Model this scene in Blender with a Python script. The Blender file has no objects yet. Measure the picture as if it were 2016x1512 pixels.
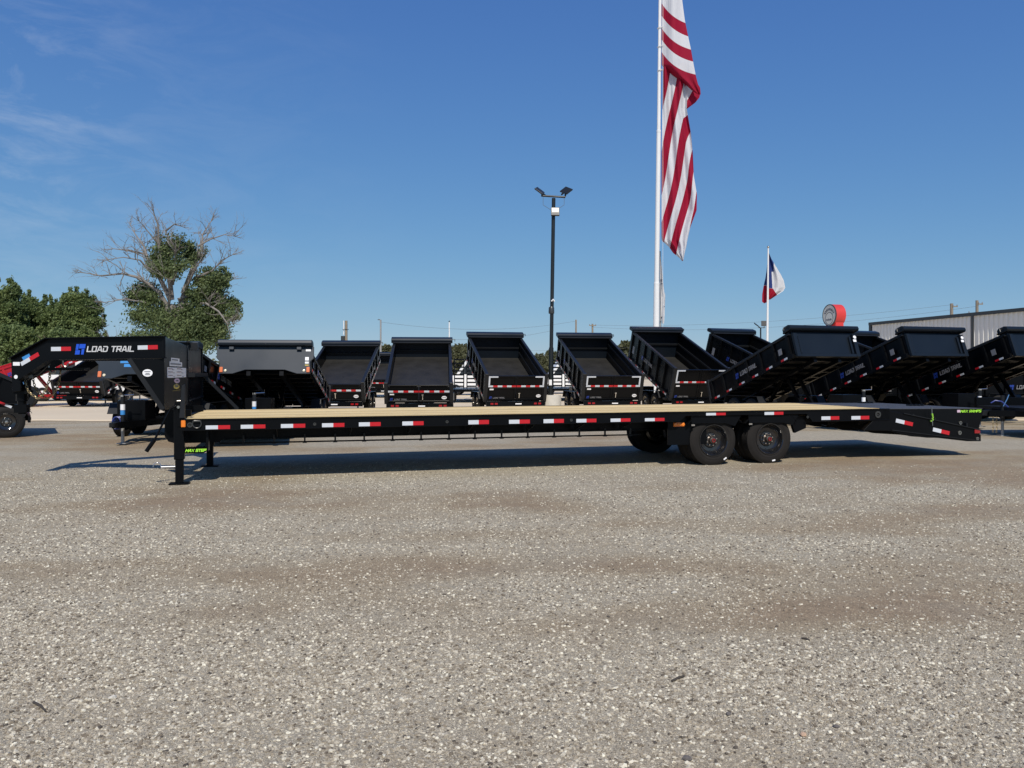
import bpy, math, random
from mathutils import Matrix, Vector, noise as mnoise

C = bpy.context.scene.collection
SC = bpy.context.scene
R = math.radians
random.seed(7)

# ------------------------------------------------------------------ camera, sky, sun, exposure
H = 1.525                 # eye height
F = 1514.0                # focal length in pixels of a 2016 wide frame
HOR = 734.0               # horizon row
cam = bpy.data.objects.new('camera', bpy.data.cameras.new('camera'))
C.objects.link(cam)
cam.location = (0, 0, H)
cam.rotation_euler = (R(90), 0, 0)
cam.data.sensor_width = 36.0
cam.data.lens = 36.0 * F / 2016.0
cam.data.shift_y = -(756.0 - HOR) / 2016.0
cam.data.clip_end = 3000
cam.data.clip_start = 0.05
SC.camera = cam

SUN_ELEV = 46.0
SUN_H = (-0.12, 0.993)    # horizontal direction in which light travels
world = bpy.data.worlds.new('World')
SC.world = world
world.use_nodes = True
wn, wl = world.node_tree.nodes, world.node_tree.links
wn.clear()
sky = wn.new('ShaderNodeTexSky')
sky.sky_type = 'NISHITA'
sky.sun_disc = False
sky.sun_elevation = R(SUN_ELEV)
sky.sun_rotation = math.atan2(-SUN_H[0], -SUN_H[1])
sky.altitude = 200
sky.air_density = 1.0
sky.dust_density = 0.0
sky.ozone_density = 10.0
bg = wn.new('ShaderNodeBackground')
bg.inputs['Strength'].default_value = 0.10
out = wn.new('ShaderNodeOutputWorld')
# thin cirrus wisps in the western part of the sky
tc = wn.new('ShaderNodeTexCoord')
mp = wn.new('ShaderNodeMapping'); mp.inputs['Scale'].default_value = (3.0, 3.0, 9.0)
mp.inputs['Rotation'].default_value = (0.0, 0.25, 0.2); mp.inputs['Location'].default_value = (1.7, 0.4, 0.35)
nz = wn.new('ShaderNodeTexNoise'); nz.inputs['Scale'].default_value = 2.2; nz.inputs['Detail'].default_value = 9; nz.inputs['Roughness'].default_value = 0.66
nz.inputs['Distortion'].default_value = 0.7
rp = wn.new('ShaderNodeValToRGB'); rp.color_ramp.elements[0].position = 0.43; rp.color_ramp.elements[1].position = 0.8
rp.color_ramp.elements[0].color = (0, 0, 0, 1); rp.color_ramp.elements[1].color = (0.4, 0.4, 0.4, 1)
sx_ = wn.new('ShaderNodeSeparateXYZ')
mr = wn.new('ShaderNodeMapRange'); mr.inputs['From Min'].default_value = -0.12; mr.inputs['From Max'].default_value = -0.55
mu = wn.new('ShaderNodeMath'); mu.operation = 'MULTIPLY'
mx = wn.new('ShaderNodeMix'); mx.data_type = 'RGBA'
mx.inputs[7].default_value = (7.5, 7.9, 8.4, 1)
wl.new(tc.outputs['Generated'], mp.inputs['Vector']); wl.new(mp.outputs['Vector'], nz.inputs['Vector'])
wl.new(nz.outputs['Fac'], rp.inputs['Fac'])
wl.new(tc.outputs['Generated'], sx_.inputs[0]); wl.new(sx_.outputs['X'], mr.inputs['Value'])
ds_ = wn.new('ShaderNodeVectorMath'); ds_.operation = 'DISTANCE'; ds_.inputs[1].default_value = (-0.535, 0.80, 0.272)
m2_ = wn.new('ShaderNodeMapRange'); m2_.interpolation_type = 'SMOOTHSTEP'; m2_.inputs['From Min'].default_value = 0.20; m2_.inputs['From Max'].default_value = 0.02; m2_.inputs['To Min'].default_value = 0.3; m2_.inputs['To Max'].default_value = 0.85
wl.new(tc.outputs['Generated'], ds_.inputs[0]); wl.new(ds_.outputs['Value'], m2_.inputs['Value'])
m3_ = wn.new('ShaderNodeMath'); m3_.operation = 'MULTIPLY'
wl.new(mr.outputs['Result'], m3_.inputs[0]); wl.new(m2_.outputs['Result'], m3_.inputs[1])
wl.new(rp.outputs['Color'], mu.inputs[0]); wl.new(m3_.outputs[0], mu.inputs[1])
wl.new(mu.outputs[0], mx.inputs[0])
# the camera's tone curve: highlights of the sky roll off, blues stay deep
v1 = wn.new('ShaderNodeVectorMath'); v1.operation = 'MULTIPLY_ADD'; v1.inputs[1].default_value = (1 / 9, 1 / 7, 1 / 3); v1.inputs[2].default_value = (1, 1, 1)
v2 = wn.new('ShaderNodeVectorMath'); v2.operation = 'DIVIDE'
v3 = wn.new('ShaderNodeVectorMath'); v3.operation = 'MULTIPLY'; v3.inputs[1].default_value = (1.05, 1.40, 2.85)
wl.new(sky.outputs['Color'], v1.inputs[0]); wl.new(sky.outputs['Color'], v2.inputs[0]); wl.new(v1.outputs[0], v2.inputs[1]); wl.new(v2.outputs[0], v3.inputs[0])
wl.new(v3.outputs[0], mx.inputs[6])
wl.new(mx.outputs[2], bg.inputs['Color'])
wl.new(bg.outputs['Background'], out.inputs['Surface'])

sun = bpy.data.objects.new('sun', bpy.data.lights.new('sun', 'SUN'))
C.objects.link(sun)
sun.data.energy = 4.0
sun.data.angle = R(0.53)
sun.data.color = (1.0, 0.935, 0.84)
ce = math.cos(R(SUN_ELEV))
sun.rotation_euler = Vector((SUN_H[0] * ce, SUN_H[1] * ce, -math.sin(R(SUN_ELEV)))).to_track_quat('-Z', 'Y').to_euler()
sun.location = (3, -20, 30)

vs = SC.view_settings
vs.view_transform = 'Standard'
vs.look = 'None'
vs.gamma = 1.0
vs.exposure = 0.0
vs.use_curve_mapping = False

# ------------------------------------------------------------------ materials
def mat(name, col, rough=0.5, metal=0.0, spec=0.5, coat=0.0, var=0.0, vscale=3.0, bump=0.0, bscale=40.0, em=None):
    m = bpy.data.materials.new(name)
    m.use_nodes = True
    n, l = m.node_tree.nodes, m.node_tree.links
    b = n['Principled BSDF']
    b.inputs['Base Color'].default_value = (*col, 1)
    b.inputs['Roughness'].default_value = rough
    b.inputs['Metallic'].default_value = metal
    b.inputs['Specular IOR Level'].default_value = spec
    b.inputs['Coat Weight'].default_value = coat
    b.inputs['Coat Roughness'].default_value = 0.08
    if var > 0 or bump > 0:
        t = n.new('ShaderNodeTexCoord')
        if var > 0:
            z = n.new('ShaderNodeTexNoise'); z.inputs['Scale'].default_value = vscale; z.inputs['Detail'].default_value = 6
            l.new(t.outputs['Object'], z.inputs['Vector'])
            k = n.new('ShaderNodeMix'); k.data_type = 'RGBA'
            k.inputs[6].default_value = (*[c * (1 - var) for c in col], 1)
            k.inputs[7].default_value = (*[min(1, c * (1 + var)) for c in col], 1)
            l.new(z.outputs['Fac'], k.inputs[0]); l.new(k.outputs[2], b.inputs['Base Color'])
            r2 = n.new('ShaderNodeMapRange'); r2.inputs['To Min'].default_value = max(0.03, rough - 0.12); r2.inputs['To Max'].default_value = min(1, rough + 0.12)
            l.new(z.outputs['Fac'], r2.inputs['Value']); l.new(r2.outputs['Result'], b.inputs['Roughness'])
        if bump > 0:
            z2 = n.new('ShaderNodeTexNoise'); z2.inputs['Scale'].default_value = bscale; z2.inputs['Detail'].default_value = 4
            l.new(t.outputs['Object'], z2.inputs['Vector'])
            bp = n.new('ShaderNodeBump'); bp.inputs['Strength'].default_value = bump; bp.inputs['Distance'].default_value = 0.02
            l.new(z2.outputs['Fac'], bp.inputs['Height']); l.new(bp.outputs['Normal'], b.inputs['Normal'])
    return m

M = {}
M['black'] = mat('black_paint', (0.0035, 0.004, 0.005), 0.3, 0, 0.13, 0.0, 0.35, 1.3)
M['black_dusty'] = mat('black_paint_dusty', (0.012, 0.013, 0.015), 0.42, 0, 0.3, 0.0, 0.45, 1.1)
M['bed_floor'] = mat('bed_floor_steel', (0.022, 0.021, 0.019), 0.55, 0, 0.4, 0, 0.5, 2.0, 0.15, 12)
M['tread'] = mat('ramp_grit', (0.06, 0.063, 0.07), 0.62, 0, 0.5, 0, 0.3, 5, 0.5, 90)
M['rubber'] = mat('tyre_rubber', (0.014, 0.0135, 0.013), 0.75, 0, 0.25, 0, 0.4, 5)
M['rubber_dusty'] = mat('tyre_rubber_dusty', (0.019, 0.017, 0.0155), 0.85, 0, 0.2, 0, 0.45, 5)
M['rim'] = mat('black_rim', (0.011, 0.011, 0.012), 0.14, 0, 0.7, 0.5)
M['chrome'] = mat('chrome', (0.75, 0.75, 0.74), 0.12, 1.0)
M['zinc'] = mat('zinc_steel', (0.45, 0.43, 0.38), 0.35, 1.0, var=0.3, vscale=20)
M['chain'] = mat('zinc_chain', (0.42, 0.34, 0.2), 0.42, 0.85, var=0.3, vscale=30)
M['white'] = mat('white_paint', (0.78, 0.78, 0.77), 0.4, var=0.04, vscale=2)
M['sticker'] = mat('white_sticker', (0.86, 0.86, 0.86), 0.45)
M['tape_white'] = mat('reflective_white', (0.62, 0.65, 0.69), 0.3, var=0.08, vscale=60)
M['tape_red'] = mat('reflective_red', (0.52, 0.012, 0.02), 0.3)
M['letter'] = mat('letter_silver', (0.62, 0.62, 0.62), 0.35)
M['blue_dim'] = mat('emblem_blue_small', (0.012, 0.04, 0.26), 0.4)
M['blue'] = mat('emblem_blue', (0.015, 0.09, 0.62), 0.35)
M['sky_blue'] = mat('sticker_blue', (0.05, 0.26, 0.62), 0.4)
M['grey'] = mat('print_grey', (0.22, 0.22, 0.23), 0.5)
M['green'] = mat('letter_green', (0.42, 0.9, 0.06), 0.4)
M['yellow'] = mat('sticker_yellow', (0.72, 0.55, 0.08), 0.45)
M['pink'] = mat('sticker_pink', (0.62, 0.45, 0.55), 0.45)
M['amber'] = mat('amber_lens', (0.85, 0.22, 0.02), 0.2, coat=0.5)
M['amber_dull'] = mat('amber_lens_pale', (0.72, 0.2, 0.08), 0.25)
M['red_lens'] = mat('red_lens', (0.3, 0.008, 0.012), 0.2, coat=0.5)
M['pale_lens'] = mat('pale_lens', (0.75, 0.68, 0.5), 0.2)
M['cable'] = mat('blue_cable', (0.035, 0.055, 0.24), 0.4)
M['strap'] = mat('green_strap', (0.3, 0.6, 0.06), 0.6)
M['red'] = mat('red_paint', (0.42, 0.012, 0.02), 0.3, var=0.2, vscale=1.5)
M['sign_red'] = mat('sign_red', (0.62, 0.045, 0.04), 0.45, var=0.15, vscale=1)
M['sign_face'] = mat('sign_face', (0.66, 0.66, 0.6), 0.5, var=0.08, vscale=2)
M['dark_print'] = mat('dark_print', (0.05, 0.055, 0.08), 0.5)
M['glass'] = mat('window_glass', (0.02, 0.025, 0.03), 0.06, 0, 0.6)
M['lamp_glass'] = mat('lamp_glass', (0.36, 0.38, 0.35), 0.2)
M['pole_wood'] = mat('weathered_pole', (0.24, 0.2, 0.15), 0.85, var=0.3, vscale=3)
M['pole_black'] = mat('pole_black', (0.012, 0.014, 0.014), 0.35, var=0.3, vscale=2)
M['pole_grey'] = mat('pole_galvanised', (0.36, 0.36, 0.35), 0.45, 0.4)
M['wall_steel'] = mat('ribbed_steel', (0.76, 0.74, 0.68), 0.42, 0, 0.5, 0, 0.06, 0.6)
M['trim'] = mat('dark_trim', (0.035, 0.04, 0.042), 0.45)
M['roof'] = mat('roof_steel', (0.5, 0.5, 0.48), 0.4)
M['footing'] = mat('footing_concrete', (0.52, 0.49, 0.42), 0.9, var=0.25, vscale=3, bump=0.5, bscale=14)
M['bark_pale'] = mat('pale_bark', (0.22, 0.2, 0.18), 0.9, var=0.3, vscale=1.5, bump=0.5, bscale=10)
M['bark'] = mat('bark', (0.11, 0.085, 0.06), 0.95, var=0.35, vscale=2)
M['twig'] = mat('stick', (0.06, 0.05, 0.04), 0.9)
M['wire'] = mat('wire', (0.12, 0.13, 0.14), 0.7)

def leaf_mat(name, c1, c2):
    m = bpy.data.materials.new(name); m.use_nodes = True
    n, l = m.node_tree.nodes, m.node_tree.links
    b = n['Principled BSDF']; b.inputs['Roughness'].default_value = 0.55; b.inputs['Specular IOR Level'].default_value = 0.35
    g = n.new('ShaderNodeNewGeometry'); t = n.new('ShaderNodeTexCoord')
    z = n.new('ShaderNodeTexNoise'); z.inputs['Scale'].default_value = 0.6; z.inputs['Detail'].default_value = 3
    l.new(t.outputs['Object'], z.inputs['Vector'])
    a = n.new('ShaderNodeMath'); a.operation = 'ADD'
    s = n.new('ShaderNodeMath'); s.operation = 'MULTIPLY'; s.inputs[1].default_value = 0.5
    l.new(g.outputs['Random Per Island'], s.inputs[0]); l.new(s.outputs[0], a.inputs[0])
    s2 = n.new('ShaderNodeMapRange'); s2.inputs['From Min'].default_value = 0.35; s2.inputs['From Max'].default_value = 0.65; s2.inputs['To Max'].default_value = 0.5
    l.new(z.outputs['Fac'], s2.inputs['Value']); l.new(s2.outputs['Result'], a.inputs[1])
    k = n.new('ShaderNodeMix'); k.data_type = 'RGBA'; k.inputs[6].default_value = (*c1, 1); k.inputs[7].default_value = (*c2, 1)
    l.new(a.outputs[0], k.inputs[0]); l.new(k.outputs[2], b.inputs['Base Color'])
    tr = n.new('ShaderNodeBsdfTranslucent'); l.new(k.outputs[2], tr.inputs['Color'])
    ms = n.new('ShaderNodeMixShader'); ms.inputs[0].default_value = 0.36
    l.new(b.outputs[0], ms.inputs[1]); l.new(tr.outputs[0], ms.inputs[2]); l.new(ms.outputs[0], n['Material Output'].inputs['Surface'])
    return m
M['leaf_dark'] = leaf_mat('foliage_cottonwood', (0.06, 0.095, 0.04), (0.22, 0.27, 0.11))
M['leaf_mid'] = leaf_mat('foliage_mixed', (0.07, 0.115, 0.042), (0.25, 0.31, 0.11))
M['leaf_far'] = leaf_mat('foliage_far', (0.07, 0.08, 0.04), (0.17, 0.17, 0.085))

def wood_mat():
    m = bpy.data.materials.new('pine_plank'); m.use_nodes = True
    n, l = m.node_tree.nodes, m.node_tree.links
    b = n['Principled BSDF']; b.inputs['Roughness'].default_value = 0.7
    t = n.new('ShaderNodeTexCoord'); oi = n.new('ShaderNodeObjectInfo')
    ad = n.new('ShaderNodeVectorMath'); ad.operation = 'ADD'
    sc = n.new('ShaderNodeVectorMath'); sc.operation = 'SCALE'; sc.inputs[0].default_value = (37, 11, 5)
    l.new(oi.outputs['Random'], sc.inputs['Scale']); l.new(t.outputs['Object'], ad.inputs[0]); l.new(sc.outputs[0], ad.inputs[1])
    mp = n.new('ShaderNodeMapping'); mp.inputs['Scale'].default_value = (0.7, 22, 10)
    l.new(ad.outputs[0], mp.inputs['Vector'])
    z = n.new('ShaderNodeTexNoise'); z.inputs['Scale'].default_value = 1.6; z.inputs['Detail'].default_value = 8; z.inputs['Roughness'].default_value = 0.6
    l.new(mp.outputs[0], z.inputs['Vector'])
    r = n.new('ShaderNodeValToRGB')
    r.color_ramp.elements[0].position = 0.3; r.color_ramp.elements[0].color = (0.56, 0.385, 0.155, 1)
    r.color_ramp.elements[1].position = 0.62; r.color_ramp.elements[1].color = (0.90, 0.70, 0.35, 1)
    l.new(z.outputs['Fac'], r.inputs['Fac'])
    # knots
    v = n.new('ShaderNodeTexVoronoi'); v.inputs['Scale'].default_value = 1.0
    m2 = n.new('ShaderNodeMapping'); m2.inputs['Scale'].default_value = (1.6, 5, 1); l.new(ad.outputs[0], m2.inputs['Vector']); l.new(m2.outputs[0], v.inputs['Vector'])
    kr = n.new('ShaderNodeValToRGB'); kr.color_ramp.elements[0].position = 0.04; kr.color_ramp.elements[0].color = (1, 1, 1, 1)
    kr.color_ramp.elements[1].position = 0.12; kr.color_ramp.elements[1].color = (0, 0, 0, 1)
    l.new(v.outputs['Distance'], kr.inputs['Fac'])
    k = n.new('ShaderNodeMix'); k.data_type = 'RGBA'; k.inputs[7].default_value = (0.2, 0.1, 0.035, 1)
    l.new(kr.outputs['Color'], k.inputs[0]); l.new(r.outputs['Color'], k.inputs[6])
    # board to board shade
    hv = n.new('ShaderNodeHueSaturation')
    mr_ = n.new('ShaderNodeMapRange'); mr_.inputs['To Min'].default_value = 0.76; mr_.inputs['To Max'].default_value = 1.1
    l.new(oi.outputs['Random'], mr_.inputs['Value']); l.new(mr_.outputs['Result'], hv.inputs['Value']); l.new(k.outputs[2], hv.inputs['Color'])
    l.new(hv.outputs['Color'], b.inputs['Base Color'])
    return m
M['wood'] = wood_mat()

def ground_mat():
    m = bpy.data.materials.new('gravel_yard'); m.use_nodes = True
    n, l = m.node_tree.nodes, m.node_tree.links
    b = n['Principled BSDF']; b.inputs['Roughness'].default_value = 0.95; b.inputs['Specular IOR Level'].default_value = 0.2
    t = n.new('ShaderNodeTexCoord')
    def nz(scale, det=4, rough=0.5, dist=0.0, sc=(1, 1, 1)):
        mp = n.new('ShaderNodeMapping'); mp.inputs['Scale'].default_value = sc; l.new(t.outputs['Object'], mp.inputs['Vector'])
        z = n.new('ShaderNodeTexNoise'); z.inputs['Scale'].default_value = scale; z.inputs['Detail'].default_value = det
        z.inputs['Roughness'].default_value = rough; z.inputs['Distortion'].default_value = dist
        l.new(mp.outputs[0], z.inputs['Vector']); return z
    def ramp(src, p0, p1, c0=(0, 0, 0), c1=(1, 1, 1)):
        r = n.new('ShaderNodeValToRGB'); r.color_ramp.elements[0].position = p0; r.color_ramp.elements[1].position = p1
        r.color_ramp.elements[0].color = (*c0, 1); r.color_ramp.elements[1].color = (*c1, 1)
        l.new(src, r.inputs['Fac']); return r
    def mix(fac, a, c, mode='MIX'):
        k = n.new('ShaderNodeMix'); k.data_type = 'RGBA'; k.blend_type = mode
        if isinstance(fac, float): k.inputs[0].default_value = fac
        else: l.new(fac, k.inputs[0])
        for i, s in ((6, a), (7, c)):
            if isinstance(s, tuple): k.inputs[i].default_value = (*s, 1)
            else: l.new(s, k.inputs[i])
        return k.outputs[2]
    # worn dirt against loose stone
    da = n.new('ShaderNodeAttribute'); da.attribute_name = 'dirt'
    big2 = nz(0.9, 6, 0.62, 0.5, (1, 1.4, 1)); mot = nz(9, 5, 0.65)
    base = mix(ramp(da.outputs['Fac'], 0.25, 0.7).outputs['Color'], (0.52, 0.475, 0.378), (0.455, 0.38, 0.268))
    base = mix(ramp(da.outputs['Fac'], 0.62, 1.0, (0, 0, 0), (0.85, 0.85, 0.85)).outputs['Color'], base, (0.385, 0.298, 0.205))
    base = mix(ramp(big2.outputs['Fac'], 0.48, 0.72, (0, 0, 0), (0.55, 0.55, 0.55)).outputs['Color'], base, (0.47, 0.44, 0.36))
    base = mix(0.6, base, ramp(mot.outputs['Fac'], 0.3, 0.7, (0.8, 0.79, 0.77), (1.16, 1.16, 1.15)).outputs['Color'], 'MULTIPLY')
    # stones: three sizes of cells
    hts = []
    for sc, amt in ((105, 0.45), (190, 0.5), (330, 0.5)):
        v = n.new('ShaderNodeTexVoronoi'); v.inputs['Scale'].default_value = sc; v.inputs['Randomness'].default_value = 1
        l.new(t.outputs['Object'], v.inputs['Vector'])
        sp = n.new('ShaderNodeSeparateColor'); l.new(v.outputs['Color'], sp.inputs[0])
        r = ramp(sp.outputs[0], 0.0, 1.0, (0.52, 0.51, 0.5), (1.0, 1.0, 1.0)); r.color_ramp.elements.new(0.72).color = (0.92, 0.9, 0.88, 1)
        r.color_ramp.elements[2].color = (1.5, 1.48, 1.42, 1)
        base = mix(amt, base, r.outputs['Color'], 'MULTIPLY')
        hts.append((v, sp))
    fin = nz(230, 3, 0.7)
    base = mix(0.5, base, ramp(fin.outputs['Fac'], 0.3, 0.7, (0.6, 0.58, 0.55), (1.3, 1.3, 1.28)).outputs['Color'], 'MULTIPLY')
    l.new(base, b.inputs['Base Color'])
    # relief
    h = None
    for (v, sp), w in zip(hts, (0.0045, 0.003, 0.0018)):
        inv = n.new('ShaderNodeMath'); inv.operation = 'MULTIPLY_ADD'; inv.inputs[1].default_value = -1.2; inv.inputs[2].default_value = 1.0
        l.new(v.outputs['Distance'], inv.inputs[0])
        ml = n.new('ShaderNodeMath'); ml.operation = 'MULTIPLY'; l.new(inv.outputs[0], ml.inputs[0]); l.new(sp.outputs[1], ml.inputs[1])
        m3 = n.new('ShaderNodeMath'); m3.operation = 'MULTIPLY'; m3.inputs[1].default_value = w; l.new(ml.outputs[0], m3.inputs[0])
        if h is None: h = m3.outputs[0]
        else:
            a = n.new('ShaderNodeMath'); a.operation = 'ADD'; l.new(h, a.inputs[0]); l.new(m3.outputs[0], a.inputs[1]); h = a.outputs[0]
    bp = n.new('ShaderNodeBump'); bp.inputs['Strength'].default_value = 1.0; bp.inputs['Distance'].default_value = 1.0
    l.new(h, bp.inputs['Height']); l.new(bp.outputs['Normal'], b.inputs['Normal'])
    return m
M['ground'] = ground_mat()

def concrete_mat():
    m = mat('lot_concrete', (0.66, 0.545, 0.38), 0.9, var=0.14, vscale=0.25, bump=0.15, bscale=20)
    return m
M['concrete'] = concrete_mat()

def stone_mat():
    m = bpy.data.materials.new('loose_stone'); m.use_nodes = True
    n, l = m.node_tree.nodes, m.node_tree.links
    b = n['Principled BSDF']; b.inputs['Roughness'].default_value = 0.9; b.inputs['Specular IOR Level'].default_value = 0.25
    oi = n.new('ShaderNodeObjectInfo')
    r = n.new('ShaderNodeValToRGB'); e = r.color_ramp.elements
    e[0].position = 0; e[0].color = (0.08, 0.07, 0.06, 1); e[1].position = 1; e[1].color = (0.78, 0.73, 0.58, 1)
    for p, c in ((0.07, (0.15, 0.122, 0.09)), (0.3, (0.31, 0.265, 0.197)), (0.62, (0.42, 0.37, 0.285)), (0.88, (0.59, 0.54, 0.43))):
        x = e.new(p); x.color = (*c, 1)
    l.new(oi.outputs['Random'], r.inputs['Fac']); l.new(r.outputs['Color'], b.inputs['Base Color'])
    return m
M['stone'] = stone_mat()

# ------------------------------------------------------------------ mesh helpers
class MB:
    def __init__(s): s.v, s.f, s.m, s.sm = [], [], [], []
    def face(s, pts, m=0, sm=False):
        i = len(s.v); s.v += [tuple(p) for p in pts]; s.f.append(tuple(range(i, i + len(pts)))); s.m.append(m); s.sm.append(sm)
    def add(s, vs_, fs, m=0, sm=False):
        i = len(s.v); s.v += [tuple(p) for p in vs_]
        for f in fs: s.f.append(tuple(i + k for k in f)); s.m.append(m); s.sm.append(sm)
    def hexa(s, p, m=0):
        s.add(p, [(3, 2, 1, 0), (4, 5, 6, 7), (0, 1, 5, 4), (1, 2, 6, 5), (2, 3, 7, 6), (3, 0, 4, 7)], m)
    def box(s, x0, x1, y0, y1, z0, z1, m=0):
        s.hexa([(x0, y0, z0), (x1, y0, z0), (x1, y1, z0), (x0, y1, z0), (x0, y0, z1), (x1, y0, z1), (x1, y1, z1), (x0, y1, z1)], m)
        return s
    def prism(s, poly, lo, hi, axis='y', m=0):
        """poly: list of 2D points; extruded along axis between lo and hi (y: poly is x,z; x: poly is y,z; z: poly is x,y)."""
        def p3(p, t):
            return (p[0], t, p[1]) if axis == 'y' else ((t, p[0], p[1]) if axis == 'x' else (p[0], p[1], t))
        n = len(poly)
        a = sum(poly[i][0] * poly[(i + 1) % n][1] - poly[(i + 1) % n][0] * poly[i][1] for i in range(n))
        if (a < 0) != (axis == 'y'): poly = poly[::-1]
        vs_ = [p3(p, lo) for p in poly] + [p3(p, hi) for p in poly]
        fs = [tuple(range(n - 1, -1, -1)), tuple(range(n, 2 * n))] + [(i, (i + 1) % n, n + (i + 1) % n, n + i) for i in range(n)]
        s.add(vs_, fs, m); return s
    def bar(s, p0, p1, w, h, m=0, up=(0, 0, 1)):
        p0, p1 = Vector(p0), Vector(p1); d = (p1 - p0).normalized(); u = Vector(up)
        if abs(d.dot(u)) > 0.98: u = Vector((0, 1, 0))
        a = d.cross(u).normalized() * (w / 2); b = a.cross(d).normalized() * (h / 2)
        s.hexa([p0 - a - b, p0 + a - b, p1 + a - b, p1 - a - b, p0 - a + b, p0 + a + b, p1 + a + b, p1 - a + b], m); return s
    def tube(s, pts, r, n=8, m=0, caps=True):
        pts = [Vector(p) for p in pts]; rs = r if isinstance(r, (list, tuple)) else [r] * len(pts)
        vs_, prev = [], None
        for i, p in enumerate(pts):
            d = (pts[min(i + 1, len(pts) - 1)] - pts[max(i - 1, 0)]).normalized()
            if prev is None:
                u = Vector((0, 0, 1)) if abs(d.z) < 0.9 else Vector((1, 0, 0)); a = d.cross(u).normalized()
            else:
                a = (prev - d * prev.dot(d)); a = a.normalized() if a.length > 1e-6 else d.orthogonal().normalized()
            prev = a; b = d.cross(a)
            for k in range(n):
                t = 2 * math.pi * k / n; vs_.append(p + (a * math.cos(t) + b * math.sin(t)) * rs[i])
        fs = []
        for i in range(len(pts) - 1):
            for k in range(n): fs.append((i * n + k, i * n + (k + 1) % n, (i + 1) * n + (k + 1) % n, (i + 1) * n + k))
        s.add(vs_, fs, m, True)
        if caps:
            s.face([vs_[k] for k in range(n)][::-1], m); s.face([vs_[-n + k] for k in range(n)], m)
        return s
    def lathe(s, prof, n=24, m=0, c=(0, 0, 0), axis='y', close=False):
        """prof: (radius, offset along axis)"""
        vs_ = []
        for r, t in prof:
            for k in range(n):
                a = 2 * math.pi * k / n; x, z = r * math.cos(a), r * math.sin(a)
                vs_.append((c[0] + x, c[1] + t, c[2] + z) if axis == 'y' else ((c[0] + x, c[1] + z, c[2] + t) if axis == 'z' else (c[0] + t, c[1] + x, c[2] + z)))
        fs = []; q = len(prof)
        for i in range(q if close else q - 1):
            j = (i + 1) % q
            for k in range(n): fs.append((i * n + k, i * n + (k + 1) % n, j * n + (k + 1) % n, j * n + k))
        s.add(vs_, fs, m, True); return s
    def disc(s, c, r, n=16, m=0, axis='y', sx=1.0, sz=1.0, t=0.004):
        pr = [(c[0] + r * sx * math.cos(2 * math.pi * k / n), c[2] + r * sz * math.sin(2 * math.pi * k / n)) for k in range(n)]
        if axis == 'y': s.prism(pr, c[1] - t, c[1], 'y', m)
        else:
            pr = [(c[1] + r * sx * math.cos(2 * math.pi * k / n), c[2] + r * sz * math.sin(2 * math.pi * k / n)) for k in range(n)]
            s.prism(pr, c[0] - t, c[0], 'x', m)
        return s
    def mesh(s, name, mats):
        me = bpy.data.meshes.new(name); me.from_pydata(s.v, [], s.f)
        for q in (mats if isinstance(mats, (list, tuple)) else [mats]): me.materials.append(q)
        me.polygons.foreach_set('material_index', s.m)
        me.polygons.foreach_set('use_smooth', s.sm)
        me.update()
        if any(s.sm): me.set_sharp_from_angle(angle=R(38))
        return me
    def build(s, name, mats, parent=None, loc=None, rot=None, bevel=0.0, fix=False):
        o = bpy.data.objects.new(name, s.mesh(name, mats)); C.objects.link(o)
        if parent: o.parent = parent
        if loc: o.location = loc
        if rot: o.rotation_euler = rot
        if bevel > 0:
            b = o.modifiers.new('edge', 'BEVEL'); b.width = bevel; b.segments = 1; b.limit_method = 'ANGLE'; b.angle_limit = R(40)
        return o

def tag(o, label=None, cat=None, group=None, kind=None):
    if label: o['label'] = label
    if cat: o['category'] = cat
    if group: o['group'] = group
    if kind: o['kind'] = kind
    return o
def empty(name, loc=(0, 0, 0), rz=0.0, parent=None):
    o = bpy.data.objects.new(name, None); C.objects.link(o); o.location = loc; o.rotation_euler = (0, 0, rz); o.empty_display_size = 0.2
    if parent: o.parent = parent
    return o
def copy_tree(o, parent=None):
    c = o.copy(); C.objects.link(c)
    if parent: c.parent = parent
    for ch in list(o.children): copy_tree(ch, c)
    return c
def share(name, me, parent, loc=(0, 0, 0), rot=(0, 0, 0)):
    o = bpy.data.objects.new(name, me); C.objects.link(o); o.parent = parent; o.location = loc; o.rotation_euler = rot
    return o
def at(px, py, Y):
    return Vector(((px - 1008.0) / F * Y, Y, H - (py - HOR) / F * Y))

# stroke lettering
GL = {'L': (4, [[(0, 6), (0, 0), (4, 0)]]), 'O': (4.4, [[(0, 0), (0, 6), (4.4, 6), (4.4, 0), (0, 0)]]),
      'A': (4.8, [[(0, 0), (1.7, 6), (3.1, 6), (4.8, 0)], [(1.2, 1.7), (3.6, 1.7)]]), 'D': (4.4, [[(0, 0), (0, 3.4)], [(0, 6), (3.6, 6), (4.4, 5.2), (4.4, 0.8), (3.6, 0), (0, 0)]]),
      'T': (4.4, [[(0, 6), (4.4, 6)], [(2.2, 6), (2.2, 0)]]), 'R': (4.4, [[(0, 0), (0, 6), (4.4, 6), (4.4, 2.7), (0, 2.7)], [(2.3, 2.7), (4.4, 0)]]),
      'I': (0.6, [[(0.3, 0), (0.3, 6)]]), 'M': (5.2, [[(0, 0), (0, 6), (2.6, 2.6), (5.2, 6), (5.2, 0)]]), 'X': (4.6, [[(0, 0), (4.6, 6)], [(0, 6), (4.6, 0)]]),
      'S': (4.2, [[(4.2, 6), (0, 6), (0, 3), (4.2, 3), (4.2, 0), (0, 0)]]), 'E': (4, [[(4, 6), (0, 6), (0, 0), (4, 0)], [(0, 3), (3.6, 3)]]),
      'P': (4.2, [[(0, 0), (0, 6), (4.2, 6), (4.2, 2.7), (0, 2.7)]]), ' ': (1.6, [])}
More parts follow.
